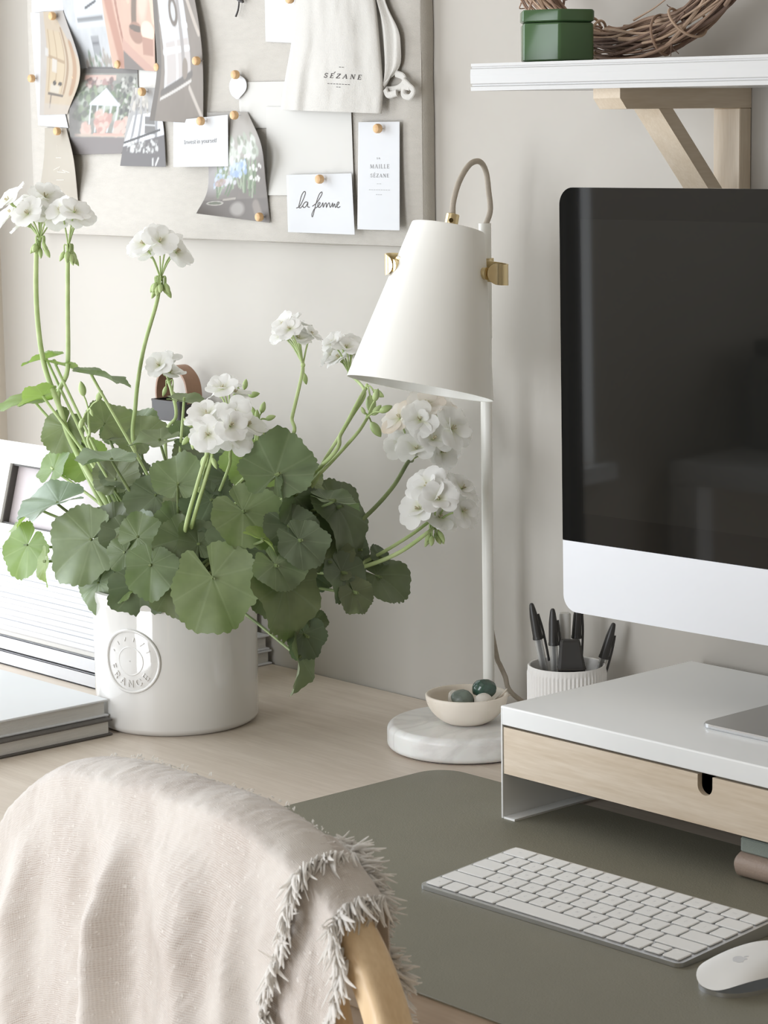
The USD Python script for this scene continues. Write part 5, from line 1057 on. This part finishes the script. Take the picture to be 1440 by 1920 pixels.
LV = [  # u, v (stalk joint), y of the place, half-width px, normal (right, up, camera), tip angle (0 = right, 90 = up), material, cup, droop, fold
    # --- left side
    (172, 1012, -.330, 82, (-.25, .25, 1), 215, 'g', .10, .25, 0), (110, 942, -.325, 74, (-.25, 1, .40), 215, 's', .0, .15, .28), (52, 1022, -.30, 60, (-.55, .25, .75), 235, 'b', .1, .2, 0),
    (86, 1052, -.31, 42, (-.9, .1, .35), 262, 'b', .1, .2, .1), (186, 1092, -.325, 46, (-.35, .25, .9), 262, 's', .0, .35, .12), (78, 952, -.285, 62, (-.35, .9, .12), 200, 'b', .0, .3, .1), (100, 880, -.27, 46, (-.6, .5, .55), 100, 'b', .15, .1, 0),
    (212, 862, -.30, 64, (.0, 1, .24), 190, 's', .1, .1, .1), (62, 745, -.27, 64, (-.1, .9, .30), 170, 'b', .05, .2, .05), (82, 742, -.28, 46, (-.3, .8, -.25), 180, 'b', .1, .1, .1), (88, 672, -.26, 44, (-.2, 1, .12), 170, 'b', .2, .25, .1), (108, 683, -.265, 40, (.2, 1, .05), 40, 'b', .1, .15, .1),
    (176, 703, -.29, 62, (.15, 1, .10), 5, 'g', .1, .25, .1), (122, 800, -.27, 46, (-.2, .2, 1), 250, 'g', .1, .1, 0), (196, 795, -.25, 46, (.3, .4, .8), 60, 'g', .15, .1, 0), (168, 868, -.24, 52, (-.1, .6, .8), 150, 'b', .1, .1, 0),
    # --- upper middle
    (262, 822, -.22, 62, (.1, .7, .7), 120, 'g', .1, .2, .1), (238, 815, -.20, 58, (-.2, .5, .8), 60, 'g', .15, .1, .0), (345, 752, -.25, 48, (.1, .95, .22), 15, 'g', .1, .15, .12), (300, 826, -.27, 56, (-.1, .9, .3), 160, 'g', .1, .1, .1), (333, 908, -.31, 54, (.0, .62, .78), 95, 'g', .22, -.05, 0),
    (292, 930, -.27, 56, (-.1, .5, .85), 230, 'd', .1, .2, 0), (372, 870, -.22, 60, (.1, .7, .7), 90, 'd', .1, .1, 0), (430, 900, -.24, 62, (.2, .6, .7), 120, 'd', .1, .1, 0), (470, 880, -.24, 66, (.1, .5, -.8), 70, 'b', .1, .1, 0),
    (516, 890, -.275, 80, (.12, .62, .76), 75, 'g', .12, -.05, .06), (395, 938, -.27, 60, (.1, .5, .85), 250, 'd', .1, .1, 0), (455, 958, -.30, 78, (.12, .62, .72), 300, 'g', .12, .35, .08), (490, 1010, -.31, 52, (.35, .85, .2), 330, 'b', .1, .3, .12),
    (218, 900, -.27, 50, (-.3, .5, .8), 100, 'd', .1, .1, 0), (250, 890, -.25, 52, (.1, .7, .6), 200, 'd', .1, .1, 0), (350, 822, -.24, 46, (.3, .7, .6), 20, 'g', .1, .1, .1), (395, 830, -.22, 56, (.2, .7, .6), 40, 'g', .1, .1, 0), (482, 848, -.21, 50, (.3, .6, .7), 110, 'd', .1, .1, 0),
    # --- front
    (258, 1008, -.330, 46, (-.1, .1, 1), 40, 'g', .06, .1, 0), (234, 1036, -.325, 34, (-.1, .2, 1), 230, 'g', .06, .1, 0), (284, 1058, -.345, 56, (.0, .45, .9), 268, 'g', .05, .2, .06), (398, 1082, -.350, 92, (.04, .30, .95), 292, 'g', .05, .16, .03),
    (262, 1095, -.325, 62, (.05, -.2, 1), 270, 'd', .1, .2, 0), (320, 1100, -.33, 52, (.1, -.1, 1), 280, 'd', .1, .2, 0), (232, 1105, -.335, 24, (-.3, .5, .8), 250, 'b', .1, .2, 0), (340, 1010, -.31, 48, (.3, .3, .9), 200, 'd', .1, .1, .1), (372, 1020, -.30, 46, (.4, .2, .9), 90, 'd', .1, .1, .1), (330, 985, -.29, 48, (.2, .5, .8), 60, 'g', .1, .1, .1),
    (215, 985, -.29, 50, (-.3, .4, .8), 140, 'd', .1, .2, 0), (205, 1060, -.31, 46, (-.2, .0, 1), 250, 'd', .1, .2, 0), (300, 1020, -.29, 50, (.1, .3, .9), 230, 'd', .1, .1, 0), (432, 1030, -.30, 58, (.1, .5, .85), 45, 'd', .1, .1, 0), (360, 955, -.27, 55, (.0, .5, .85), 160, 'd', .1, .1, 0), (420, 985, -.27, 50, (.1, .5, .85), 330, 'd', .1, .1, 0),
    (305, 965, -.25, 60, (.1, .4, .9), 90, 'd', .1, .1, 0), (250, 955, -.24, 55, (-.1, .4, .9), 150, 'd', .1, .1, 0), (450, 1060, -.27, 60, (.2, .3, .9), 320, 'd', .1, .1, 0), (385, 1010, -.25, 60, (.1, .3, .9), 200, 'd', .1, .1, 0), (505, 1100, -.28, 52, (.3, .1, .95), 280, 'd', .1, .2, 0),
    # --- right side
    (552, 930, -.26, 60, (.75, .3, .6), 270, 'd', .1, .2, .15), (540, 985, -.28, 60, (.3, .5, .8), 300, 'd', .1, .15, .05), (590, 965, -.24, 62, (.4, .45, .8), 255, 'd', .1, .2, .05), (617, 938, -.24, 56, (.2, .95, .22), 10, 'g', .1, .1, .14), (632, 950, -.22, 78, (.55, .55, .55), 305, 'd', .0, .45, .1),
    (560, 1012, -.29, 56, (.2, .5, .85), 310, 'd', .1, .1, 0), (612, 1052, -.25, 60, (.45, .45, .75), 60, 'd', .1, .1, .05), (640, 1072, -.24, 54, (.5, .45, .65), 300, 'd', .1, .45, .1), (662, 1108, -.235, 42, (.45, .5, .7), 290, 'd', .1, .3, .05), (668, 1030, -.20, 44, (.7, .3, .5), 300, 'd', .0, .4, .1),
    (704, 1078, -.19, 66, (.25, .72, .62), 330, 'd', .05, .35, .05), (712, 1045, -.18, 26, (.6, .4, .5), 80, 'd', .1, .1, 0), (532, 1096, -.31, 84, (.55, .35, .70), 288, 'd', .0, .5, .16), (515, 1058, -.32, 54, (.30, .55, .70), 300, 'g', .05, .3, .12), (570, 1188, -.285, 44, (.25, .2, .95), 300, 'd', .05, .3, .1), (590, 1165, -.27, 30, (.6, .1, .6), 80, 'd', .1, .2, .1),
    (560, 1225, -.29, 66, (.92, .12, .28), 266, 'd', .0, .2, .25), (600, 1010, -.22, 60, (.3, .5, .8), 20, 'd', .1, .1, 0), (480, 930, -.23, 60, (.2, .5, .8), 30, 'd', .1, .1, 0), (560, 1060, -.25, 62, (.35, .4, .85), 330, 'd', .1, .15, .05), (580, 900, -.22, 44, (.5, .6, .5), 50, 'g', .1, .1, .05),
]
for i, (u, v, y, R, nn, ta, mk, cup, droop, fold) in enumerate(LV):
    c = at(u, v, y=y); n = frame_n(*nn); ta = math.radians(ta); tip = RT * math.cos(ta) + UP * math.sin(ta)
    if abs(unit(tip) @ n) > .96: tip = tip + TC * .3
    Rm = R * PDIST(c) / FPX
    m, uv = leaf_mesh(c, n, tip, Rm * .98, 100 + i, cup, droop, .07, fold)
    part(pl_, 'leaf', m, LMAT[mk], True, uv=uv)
    if v < 770 or mk == 'b' and v < 900: petiole(c, n, i, .0017, mat='stem_green')
    else: petiole(c, n, i)
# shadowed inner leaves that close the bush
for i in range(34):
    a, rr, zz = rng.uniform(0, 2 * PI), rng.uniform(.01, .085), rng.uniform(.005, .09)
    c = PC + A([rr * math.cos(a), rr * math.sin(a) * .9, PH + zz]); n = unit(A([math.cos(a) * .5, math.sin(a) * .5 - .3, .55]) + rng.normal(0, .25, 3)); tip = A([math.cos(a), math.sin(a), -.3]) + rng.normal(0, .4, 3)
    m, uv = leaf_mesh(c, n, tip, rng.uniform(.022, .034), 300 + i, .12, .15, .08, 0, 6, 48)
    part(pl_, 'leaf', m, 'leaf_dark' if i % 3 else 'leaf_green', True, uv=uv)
    if i % 2: petiole(c, n, i)

# ---- flowers
def floret(c, n, R, seed, npet=5, open_=.35, brown=0.0):
    """One blossom: obovate cupped petals round a greenish eye."""
    rg_ = np.random.default_rng(seed); n = unit(n); a = unit(np.cross(n, rg_.normal(0, 1, 3))); b_ = np.cross(n, a); vs, fs, cs, k = [], [], [], 0
    nu, nv = 6, 7; t = np.linspace(0, 1, nu)[:, None]; w = np.linspace(-1, 1, nv)[None]
    for p_ in range(npet):
        an = 2 * PI * p_ / npet + rg_.uniform(-.22, .22); inner = 1.0 if p_ < 5 else .72; op = open_ + rg_.uniform(-.16, .16) + (.5 if p_ >= 5 else 0); sz = inner * rg_.uniform(.88, 1.1)
        d = a * math.cos(an) + b_ * math.sin(an); s = np.cross(n, d); tw_ = rg_.uniform(-.35, .35)
        hw = .49 * np.sin(np.clip(t, 0, 1) ** .75 * PI * .80) ** .8 + .05
        ln = t * (1 - .10 * (1 - np.abs(w)) ** 3 * (t > .9) - .12 * w ** 2 * t)
        hgt = np.sin(op) * ln + .20 * w ** 2 * hw * (1 - t) + .05 * np.sin(3 * w + rg_.uniform(0, 6)) * t - .14 * t ** 2 + tw_ * w * hw * t * .4
        P = c + R * sz * ((ln * math.cos(op) + .04)[..., None] * d + (w * hw + 0 * t)[..., None] * s + hgt[..., None] * n)
        f = grid_faces(nu, nv) + k; vs.append(P.reshape(-1, 3)); fs.append(f); k += nu * nv
        e = np.clip(1 - t * 3.2, 0, 1) + 0 * w
        col = A(lin(248, 247, 245)) * (1 - e[..., None]) + A(lin(214, 216, 178)) * e[..., None]
        if brown: g = np.clip(brown * rg_.uniform(.3, 1.2) * (.4 + .6 * (t + 0 * w)), 0, 1)[..., None]; col = col * (1 - g) + A(lin(214, 178, 132)) * g
        cs.append(col.reshape(-1, 3))
    for j in range(5):       # stamens
        an = rg_.uniform(0, 6.28); q = c + R * (n * .26 + .10 * (a * math.cos(an) + b_ * math.sin(an))); tv, tf = tube([c, q], R * .03, 4); vs.append(tv); fs.append(tf + k); k += len(tv); cs.append(np.tile(lin(222, 212, 178), (len(tv), 1)))
    return (np.vstack(vs), np.vstack(fs)), np.vstack(cs)
def bud(c, d, L_, w_):
    d = unit(d); t = np.linspace(0, 1, 9); r = w_ * np.sin(np.clip(t * .96 + .04, 0, 1) * PI) ** .6 * (1 - .25 * t)
    return tube(c + np.outer(t * L_, d), np.maximum(r, .0003), 9)
def flower_head(hub, ell, y, n, R, seed, drop=0, up=(0, 1, 0), npet=5, brown=0, depth=.030, side=False):
    """hub and ell (centre, half-axes) where they stand on the plane y; n blossoms, drop hanging buds under the hub."""
    rg_ = np.random.default_rng(seed); H = at(*hub, y=y); cu, cv, au, av = ell; k = PDIST(H) / FPX; Cc = at(cu, cv, y=y)
    stalks, bl = [bud(H - UP * .003, UP, .006, .0028)], []
    gi = 0; pts = []
    while len(pts) < n and gi < 6000:
        gi += 1; p_ = rg_.normal(0, 1, 3); p_ = unit(p_)
        if p_[2] < -.75: continue
        q = Cc + RT * p_[0] * (au * k - R * .55) + UP * p_[1] * (av * k - R * .5) + TC * p_[2] * depth
        if all(np.linalg.norm(q - o) > R * .95 * (1 - gi / 9000) for o, _ in pts): pts.append((q, p_))
    hd = part(pl_, 'flower_head', cat(*stalks, *[tube(spline([H, (H + q) / 2 + UP * .004, q], 8), .0009, 6) for q, _ in pts], *[bud(q - unit(q - H) * .007, q - H, .009, .0021) for q, _ in pts]), 'stem_green', True)
    for i, (q, p_) in enumerate(pts):
        nrm = unit(unit(q - H) * .8 + TC * .55 + RT * p_[0] * .35 + UP * .15 + rg_.normal(0, .18, 3))
        m, c_ = floret(q, nrm, R * rg_.uniform(.88, 1.12), seed * 50 + i, npet, .35, brown if rg_.random() < .5 and p_[1] > .2 else 0)
        part(hd, 'floret', m, 'petal', True, cols=c_)
    for i in range(drop):
        a = rg_.uniform(0, 2 * PI); d = unit(RT * math.cos(a) * .55 + TC * math.sin(a) * .55 - UP * 1.0); s_ = H + (RT * math.cos(a) + TC * math.sin(a)) * rg_.uniform(.002, .006); e_ = s_ - UP * rg_.uniform(.004, .011)
        part(hd, 'bud', cat(tube(spline([H, s_ + UP * .002, e_], 8), .0008, 6), bud(e_, d, rg_.uniform(.0095, .0135), rg_.uniform(.0026, .0036))), 'stem_green', True)
    return hd, H
def stem(pts, r0, r1, mat='stem_green'):
    part(pl_, 'flower_stem', tube(spline(pts, 36), np.linspace(r0, r1, 36), 10), mat, True)
def P_(y, *uv): return [at(u, v, y=yy) for (u, v), yy in zip(uv, np.linspace(y[0], y[1], len(uv)))]
R0 = .0165
flower_head((75, 447), (66, 394, 80, 46), -.29, 9, .0235, 1, 9, npet=6); stem([base_pts[0]] + P_((-.27, -.29), (150, 860), (112, 765), (82, 680), (69, 580), (68, 480), (74, 450)), .0033, .0026)
flower_head((128, 462), (132, 404, 38, 30), -.275, 4, .0190, 2, 15, npet=5); stem([base_pts[1]] + P_((-.26, -.275), (118, 790), (127, 690), (127, 580), (127, 490), (128, 465)), .0028, .0023)
flower_head((301, 522), (307, 463, 58, 33), -.235, 6, .0205, 3, 15, npet=6); stem([base_pts[2]] + P_((-.235, -.235), (256, 860), (254, 760), (268, 660), (293, 570), (300, 530)), .0025, .0021)
flower_head((317, 716), (311, 687, 38, 28), -.20, 5, .0170, 4, 2, npet=6); stem([base_pts[3]] + P_((-.22, -.20), (310, 840), (330, 780), (322, 735), (317, 718)), .0021, .0017)
flower_head((390, 846), (418, 800, 78, 46), -.30, 9, .0215, 5, 2, npet=6); stem([base_pts[4]] + P_((-.31, -.30), (346, 1000), (368, 915), (386, 856), (390, 848)), .0023, .0018); stem([base_pts[5]] + P_((-.305, -.295), (360, 985), (382, 910), (397, 858), (394, 848)), .0022, .0018)
flower_head((432, 790), (422, 738, 36, 28), -.27, 4, .0175, 6, 2, npet=6); stem([base_pts[5]] + P_((-.26, -.27), (420, 900), (432, 850), (433, 795)), .0018, .0015)
flower_head((568, 684), (556, 620, 48, 30), -.20, 8, .0155, 7, 1, npet=7); stem([base_pts[6]] + P_((-.24, -.20), (530, 850), (548, 780), (564, 712), (568, 688)), .0021, .0017)
flower_head((655, 700), (640, 655, 42, 30), -.125, 7, .0155, 8, 0, npet=7); stem([base_pts[7]] + P_((-.24, -.13), (560, 940), (610, 860), (660, 780), (684, 736), (660, 704)), .0020, .0016)
flower_head((772, 862), (800, 806, 80, 66), -.085, 13, .0220, 9, 0, npet=6, brown=.5); stem([base_pts[8]] + P_((-.22, -.09), (600, 1040), (684, 970), (735, 915), (764, 868), (772, 864)), .0024, .0020, 'stem_dark')
flower_head((812, 986), (828, 938, 78, 52), -.135, 9, .0215, 10, 10, npet=6); stem([base_pts[9]] + P_((-.22, -.135), (620, 1075), (690, 1060), (750, 1035), (800, 1000), (812, 990)), .0023, .0019); stem([base_pts[10]] + P_((-.22, -.13), (630, 1070), (690, 1050), (760, 1010), (805, 978)), .0021, .0017)
# stems that carry only buds
def bud_cluster(hub, y, buds, seed):
    H = at(*hub, y=y)
    hd = part(pl_, 'bud_cluster', bud(H - UP * .002, UP, .005, .0024), 'stem_green', True)
    for (u, v, du, dv, L_) in buds:
        q = at(u, v, y=y - .006 * ((u * 7 + v) % 3 - 1)); d = unit(RT * du + UP * dv + TC * .2)
        part(hd, 'bud', cat(tube(spline([H, (H + q) / 2 + UP * .002, q], 8), .0009, 6), bud(q, d, L_, L_ * .30)), 'stem_green', True)
    return H
bud_cluster((688, 724), -.15, [(678, 742, -.2, -1, .010), (694, 742, .1, -1, .020), (700, 732, .8, -.5, .013), (683, 734, -.4, -1, .008)], 1); stem([base_pts[11]] + P_((-.23, -.15), (596, 880), (640, 812), (672, 752), (686, 728)), .0022, .0018)
bud_cluster((689, 782), -.17, [(699, 778, .7, .8, .013), (712, 772, .9, .4, .014), (696, 792, .6, -.9, .018), (702, 752, .3, 1, .013), (684, 776, -.4, .8, .008)], 2); stem([base_pts[12]] + P_((-.24, -.17), (566, 925), (625, 862), (670, 812), (688, 785)), .0020, .0016)
bud_cluster((166, 770), -.28, [(157, 742, -.2, 1, .016), (182, 752, .5, 1, .013), (156, 785, -.3, -1, .012), (170, 768, .3, -.8, .008)], 3); stem([base_pts[13]] + P_((-.28, -.28), (180, 860), (168, 810), (166, 772)), .0016, .0013)
bud_cluster((455, 742), -.22, [(448, 736, -.5, .9, .010), (458, 730, .2, 1, .011), (466, 742, 1, .2, .012), (450, 748, -.6, -.3, .009)], 4); stem([base_pts[14]] + P_((-.22, -.22), (470, 850), (462, 790), (455, 745)), .0015, .0012)
bud_cluster((484, 792), -.22, [(478, 780, -.4, 1, .011), (490, 774, .3, 1, .012), (498, 786, 1, .3, .011), (488, 800, .4, -1, .010), (474, 792, -1, .1, .010), (482, 786, 0, 1, .01)], 5); stem([base_pts[15]] + P_((-.22, -.22), (480, 870), (483, 830), (484, 795)), .0015, .0012)
bud_cluster((372, 806), -.29, [(360, 800, -.6, .6, .012), (356, 818, -.6, -.7, .012), (366, 820, -.2, -1, .013)], 6); stem([base_pts[16]] + P_((-.28, -.29), (385, 880), (378, 840), (372, 808)), .0015, .0012)

# ------------------------------------------------------------------ bow-back chair and the throw over it
YC = -0.800
ch = thing('bow_back_chair', 'light brown wooden bow back chair standing at the desk in the foreground', 'chair', (0.388, -0.62, -DZ))
XB, HW, ZT = 0.386, 0.227, 0.1615          # bow: centre, half width, top of the wood above the desk
def bow_pt(a):
    """a from 0 (right foot) over the top to pi (left foot)."""
    c, s = math.cos(a), math.sin(a)
    x = XB + HW * math.copysign(abs(c) ** .62, c); z = -.05 + (ZT + .05) * s ** .80
    return A([x, YC - .0 + 0 * z, z])
bow = [A([XB + HW - .012, YC + .09, -.285]), A([XB + HW - .002, YC + .03, -.14])] + [bow_pt(a) for a in np.linspace(.02, PI - .02, 23)] + [A([XB - HW + .002, YC + .03, -.14]), A([XB - HW + .012, YC + .09, -.285])]
BOW = spline(bow, 150)
def flat_bar(P, w, d, q=5):
    """A rounded rectangular bar along P; d across the plane of the bow (y), w in the plane."""
    T = np.gradient(P, axis=0); T /= np.linalg.norm(T, axis=1, keepdims=True); Bn = np.tile([0, 1.0, 0], (len(P), 1)); Bn -= T * (Bn * T).sum(1, keepdims=True); Bn /= np.linalg.norm(Bn, axis=1, keepdims=True); N = np.cross(T, Bn)
    th = np.arange(20) / 20 * 2 * PI; sx = np.sign(np.cos(th)) * np.abs(np.cos(th)) ** .55; sy = np.sign(np.sin(th)) * np.abs(np.sin(th)) ** .55
    V = (P[:, None] + N[:, None] * (sx * w)[None, :, None] + Bn[:, None] * (sy * d)[None, :, None]).reshape(-1, 3); F = []
    for i in range(len(P) - 1):
        for k in range(20): l = (k + 1) % 20; F += [(i * 20 + k, i * 20 + l, (i + 1) * 20 + l), (i * 20 + k, (i + 1) * 20 + l, (i + 1) * 20 + k)]
    return V, A(F)[:, ::-1]
part(ch, 'bow', flat_bar(BOW, .0105, .0145), 'bow_wood', 40)
for x in np.linspace(-.15, .15, 6):
    zt_ = -.05 + (ZT + .05) * (1 - min(1, (abs(x) / HW)) ** 2.2) ** .5 - .012
    part(ch, 'spindle', tube([(XB + x * .8, YC + .10, -.285), (XB + x, YC + .004, zt_)], .0065, 10), 'bow_wood')
seat = rrect(XB - .225, XB + .225, -.735, -.325, .09, 10)
part(ch, 'seat', bevel_prism(seat, .032, .008, None, (0, 0, -.315)), 'bow_wood')
for sx_ in (-1, 1):
    for yy, oy in ((-.69, -.05), (-.38, .04)):
        part(ch, 'leg', tube([(XB + sx_ * .16, yy, -.314), (XB + sx_ * .205, yy + oy, -DZ + .0005)], [.019, .013], 14), 'bow_wood')
part(ch, 'stretcher', cat(tube([(XB - .18, -.70, -.52), (XB + .18, -.70, -.52)], .009, 10), tube([(XB - .18, -.365, -.52), (XB + .18, -.365, -.52)], .009, 10)), 'bow_wood')

tw = thing('throw_blanket', 'cream woven throw with frayed fringe draped over the chair back', 'throw', (0.36, -0.82, -.2))
def pl(u, v, y=YC - .022): q = at(u, v, y=y); return q[0], q[2]
def bow_top(x):
    """Height of the bow's upper edge at x."""
    k = np.clip(np.abs(A(x) - XB) / HW, 0, .9995); return -.05 + (ZT + .05) * (1 - k ** (2 / .62)) ** (.80 / 2) + .0125
rgt = np.random.default_rng(31)
def ridge(x, t, x0, x1, w0, w1, amp, t0=.05):
    """A fold running from x0 at the bow to x1 half a metre below it, soft on one side and steep on the other."""
    c = x0 + (x1 - x0) * t; w = w0 + (w1 - w0) * t; d = (x - c) / w
    return amp * np.clip((t - t0) / .12, 0, 1) * np.exp(-np.where(d > 0, (d * 1.5) ** 2, (d * .7) ** 2))
def drape(x, s, hem, y_near, lift=0.0):
    """Cloth point: x at the bow, s = 0..1 along the cloth from the desk side over the bow and down the near side for hem metres."""
    return None
def near_sheet(xl, xr, hem, y_off, folds, back=.05, n=(150, 150), slant=None, seed=1, rtop=.0245):
    """The sheet over the bow: columns from xl to xr, going over the wood and hanging hem metres down the side towards the viewer."""
    nx_, ns = n; a = np.linspace(0, 1, nx_)[:, None]; L = np.concatenate([np.linspace(-back, 0, 12)[:-1], np.linspace(0, PI * rtop, 16)[:-1], np.linspace(PI * rtop, PI * rtop + hem, ns - 26)]); L = L[None]
    x0 = xl + (xr - xl) * a + 0 * L; zt = bow_top(x0)
    ang = np.clip(L / rtop, 0, PI); y = YC + np.cos(ang) * rtop; dz = np.sin(ang) * rtop * .42
    down = np.maximum(L - PI * rtop, 0); t = down / .5
    z = zt + dz - down + np.minimum(L, 0)
    x = x0 + (slant(a, t) if slant else 0)
    f = sum(ridge(x, t, *k) for k in folds) * (L > 0)
    nz = meshkit.fbm(np.stack([x * 22, L * 16 + 0 * x, 0 * x + seed], -1), 4, seed) - .5
    fine = meshkit.noise(np.stack([x * 420, L * 420 + 0 * x, 0 * x + seed], -1), seed) - .5
    y = y - f - (.010 * nz + .0016 * fine) * np.clip(t * 5 + .5, .5, 1) + y_off * np.clip(1 - L / (PI * rtop), 0, 1) - .02 * t
    z = z + .0045 * nz * (L <= PI * rtop) + .0016 * fine
    return np.stack([x, y, z], -1), np.stack([x0 + 0 * L, L + 0 * x0], -1)
FOLDS = [(.235, .205, .020, .035, .022), (.362, .318, .014, .022, .034), (.43, .47, .022, .04, .024), (.30, .29, .02, .03, .008), (.485, .455, .014, .02, .015), (.155, .12, .03, .03, .02)]
xr1 = pl(590, 1590, YC - .008)[0]
bot = pl(470, 1905)
sl1 = lambda a, t: -(xr1 - bot[0]) * np.clip(t / .30, 0, 2) * a ** 3 * .92
S1, uv1 = near_sheet(.165, xr1, .46, 0, FOLDS, slant=sl1, seed=3)
part(tw, 'cloth', sheet(S1[::-1], 0.0012), 'throw', True, uv=np.vstack([uv1[::-1].reshape(-1, 2)] * 2))
# second layer showing past the first one's frayed edge
x2a, x2b = pl(520, 1560)[0], pl(664, 1672, YC - .004)[0]
sl2 = lambda a, t: (.012 * np.clip(t / .05, 0, 1) - (x2b + .012 - pl(608, 1920)[0]) * np.clip(t / .17, 0, 3) ** 1.4) * a ** 2 - .05 * t * (1 - a)
S2, uv2 = near_sheet(x2a, x2b - .004, .40, .0, [(.50, .47, .02, .03, .010), (.545, .52, .012, .02, .008)], n=(60, 110), slant=sl2, seed=9, rtop=.0225)
S2[..., 1] += .006
part(tw, 'inner_cloth', sheet(S2[::-1], 0.0012), 'throw', True, uv=np.vstack([uv2[::-1].reshape(-1, 2) + [.3, .1]] * 2))
# flap that hangs on the desk side of the bow and shows past it on the right
nf, mf = 50, 70; af, bf = canvas(nf, mf)
Lf = spline([at(u, v, y=YC + .030) for u, v in [(560, 1560), (600, 1640), (640, 1740), (690, 1860), (700, 1960)]], mf); Rf = spline([at(u, v, y=YC + .046) for u, v in [(622, 1582), (668, 1607), (706, 1648), (722, 1690), (722, 1730), (735, 1772), (762, 1808), (752, 1850), (738, 1960)]], mf)
Pf = Lf[None] * (1 - af[..., None]) + Rf[None] * af[..., None]
Pf[..., 1] += .014 * np.sin(af * 9 + bf * 3) * af + .006 * (meshkit.fbm(np.stack([af * 4, bf * 6, 0 * af], -1), 3, 4) - .5)
part(tw, 'far_flap', sheet(Pf, 0.0012), 'throw', True, uv=np.vstack([np.stack([af * .12, bf * .3], -1).reshape(-1, 2)] * 2))
# frayed fringe: bundles of soft curled threads along the three free edges
def fringe(edge, out, length, n, seed, spread=.30, w=.00115, per=5, face=(.25, -1.0, .25)):
    """Soft flat tufts of thread, thickest in the middle, curling at the ends; face = the way the cloth faces there."""
    rg_ = np.random.default_rng(seed); ms = []; t = np.linspace(0, 1, 8)[:, None]; prof_ = A([.5, .85, 1, 1.05, 1, .85, .6, .15])[:, None]
    for i in range(n):
        k = (i + rg_.uniform(.2, .8)) / n * (len(edge) - 1); j = int(k); b_ = edge[j] * (1 - k + j) + edge[min(j + 1, len(edge) - 1)] * (k - j)
        d0 = unit(A(out(k / (len(edge) - 1)), float) + rg_.normal(0, spread, 3) * [1, .5, 1]); L_ = length * rg_.uniform(.55, 1.2)
        for m_ in range(per):
            d = unit(d0 + rg_.normal(0, .20, 3) * [1, .5, 1]); nf = unit(A(face) + rg_.normal(0, .22, 3)); side = unit(np.cross(d, nf)); cr = rg_.uniform(-.5, .5); s0 = b_ - d * .004 + nf * rg_.uniform(.0, .0016) + side * rg_.normal(0, .0014)
            P = s0 + d * L_ * t + side * L_ * cr * t ** 2 + A([0, 0, -1]) * L_ * .22 * t ** 2 + nf * L_ * rg_.uniform(-.05, .22) * np.sin(t * PI)
            ww = w * rg_.uniform(.7, 1.3) * prof_
            G = np.stack([P - side * ww - nf * ww * .5, P, P + side * ww - nf * ww * .5], 1)
            ms.append(sheet(G, .0004))
    return cat(*ms)
e1 = S1[-1, 12:]; e2 = S2[-1, 14:]; e3 = Pf[-1]
part(tw, 'fringe', fringe(e1, lambda k: (.75, -.62, -.15 - .5 * k), .0185, 150, 1), 'fringe', True, kind='stuff', label='frayed fringe on the top layer')
part(tw, 'fringe', fringe(e2, lambda k: (.65, -.55, -.35 - .5 * k), .0185, 130, 2), 'fringe', True, kind='stuff', label='frayed fringe on the second layer')
part(tw, 'fringe', fringe(e3, lambda k: (.9, .15, .05 - .25 * k), .021, 150, 3, face=(.1, -1, .5)), 'fringe', True, kind='stuff', label='frayed fringe of the flap behind the bow')
# short nap that makes the outline soft along the top
tp = S1[:, 14]
part(tw, 'nap', fringe(tp[4:-4], lambda k: (0, .1, 1), .0028, 260, 4, .9, .00025, 2, (0, -.3, 1)), 'fringe', True, kind='stuff')
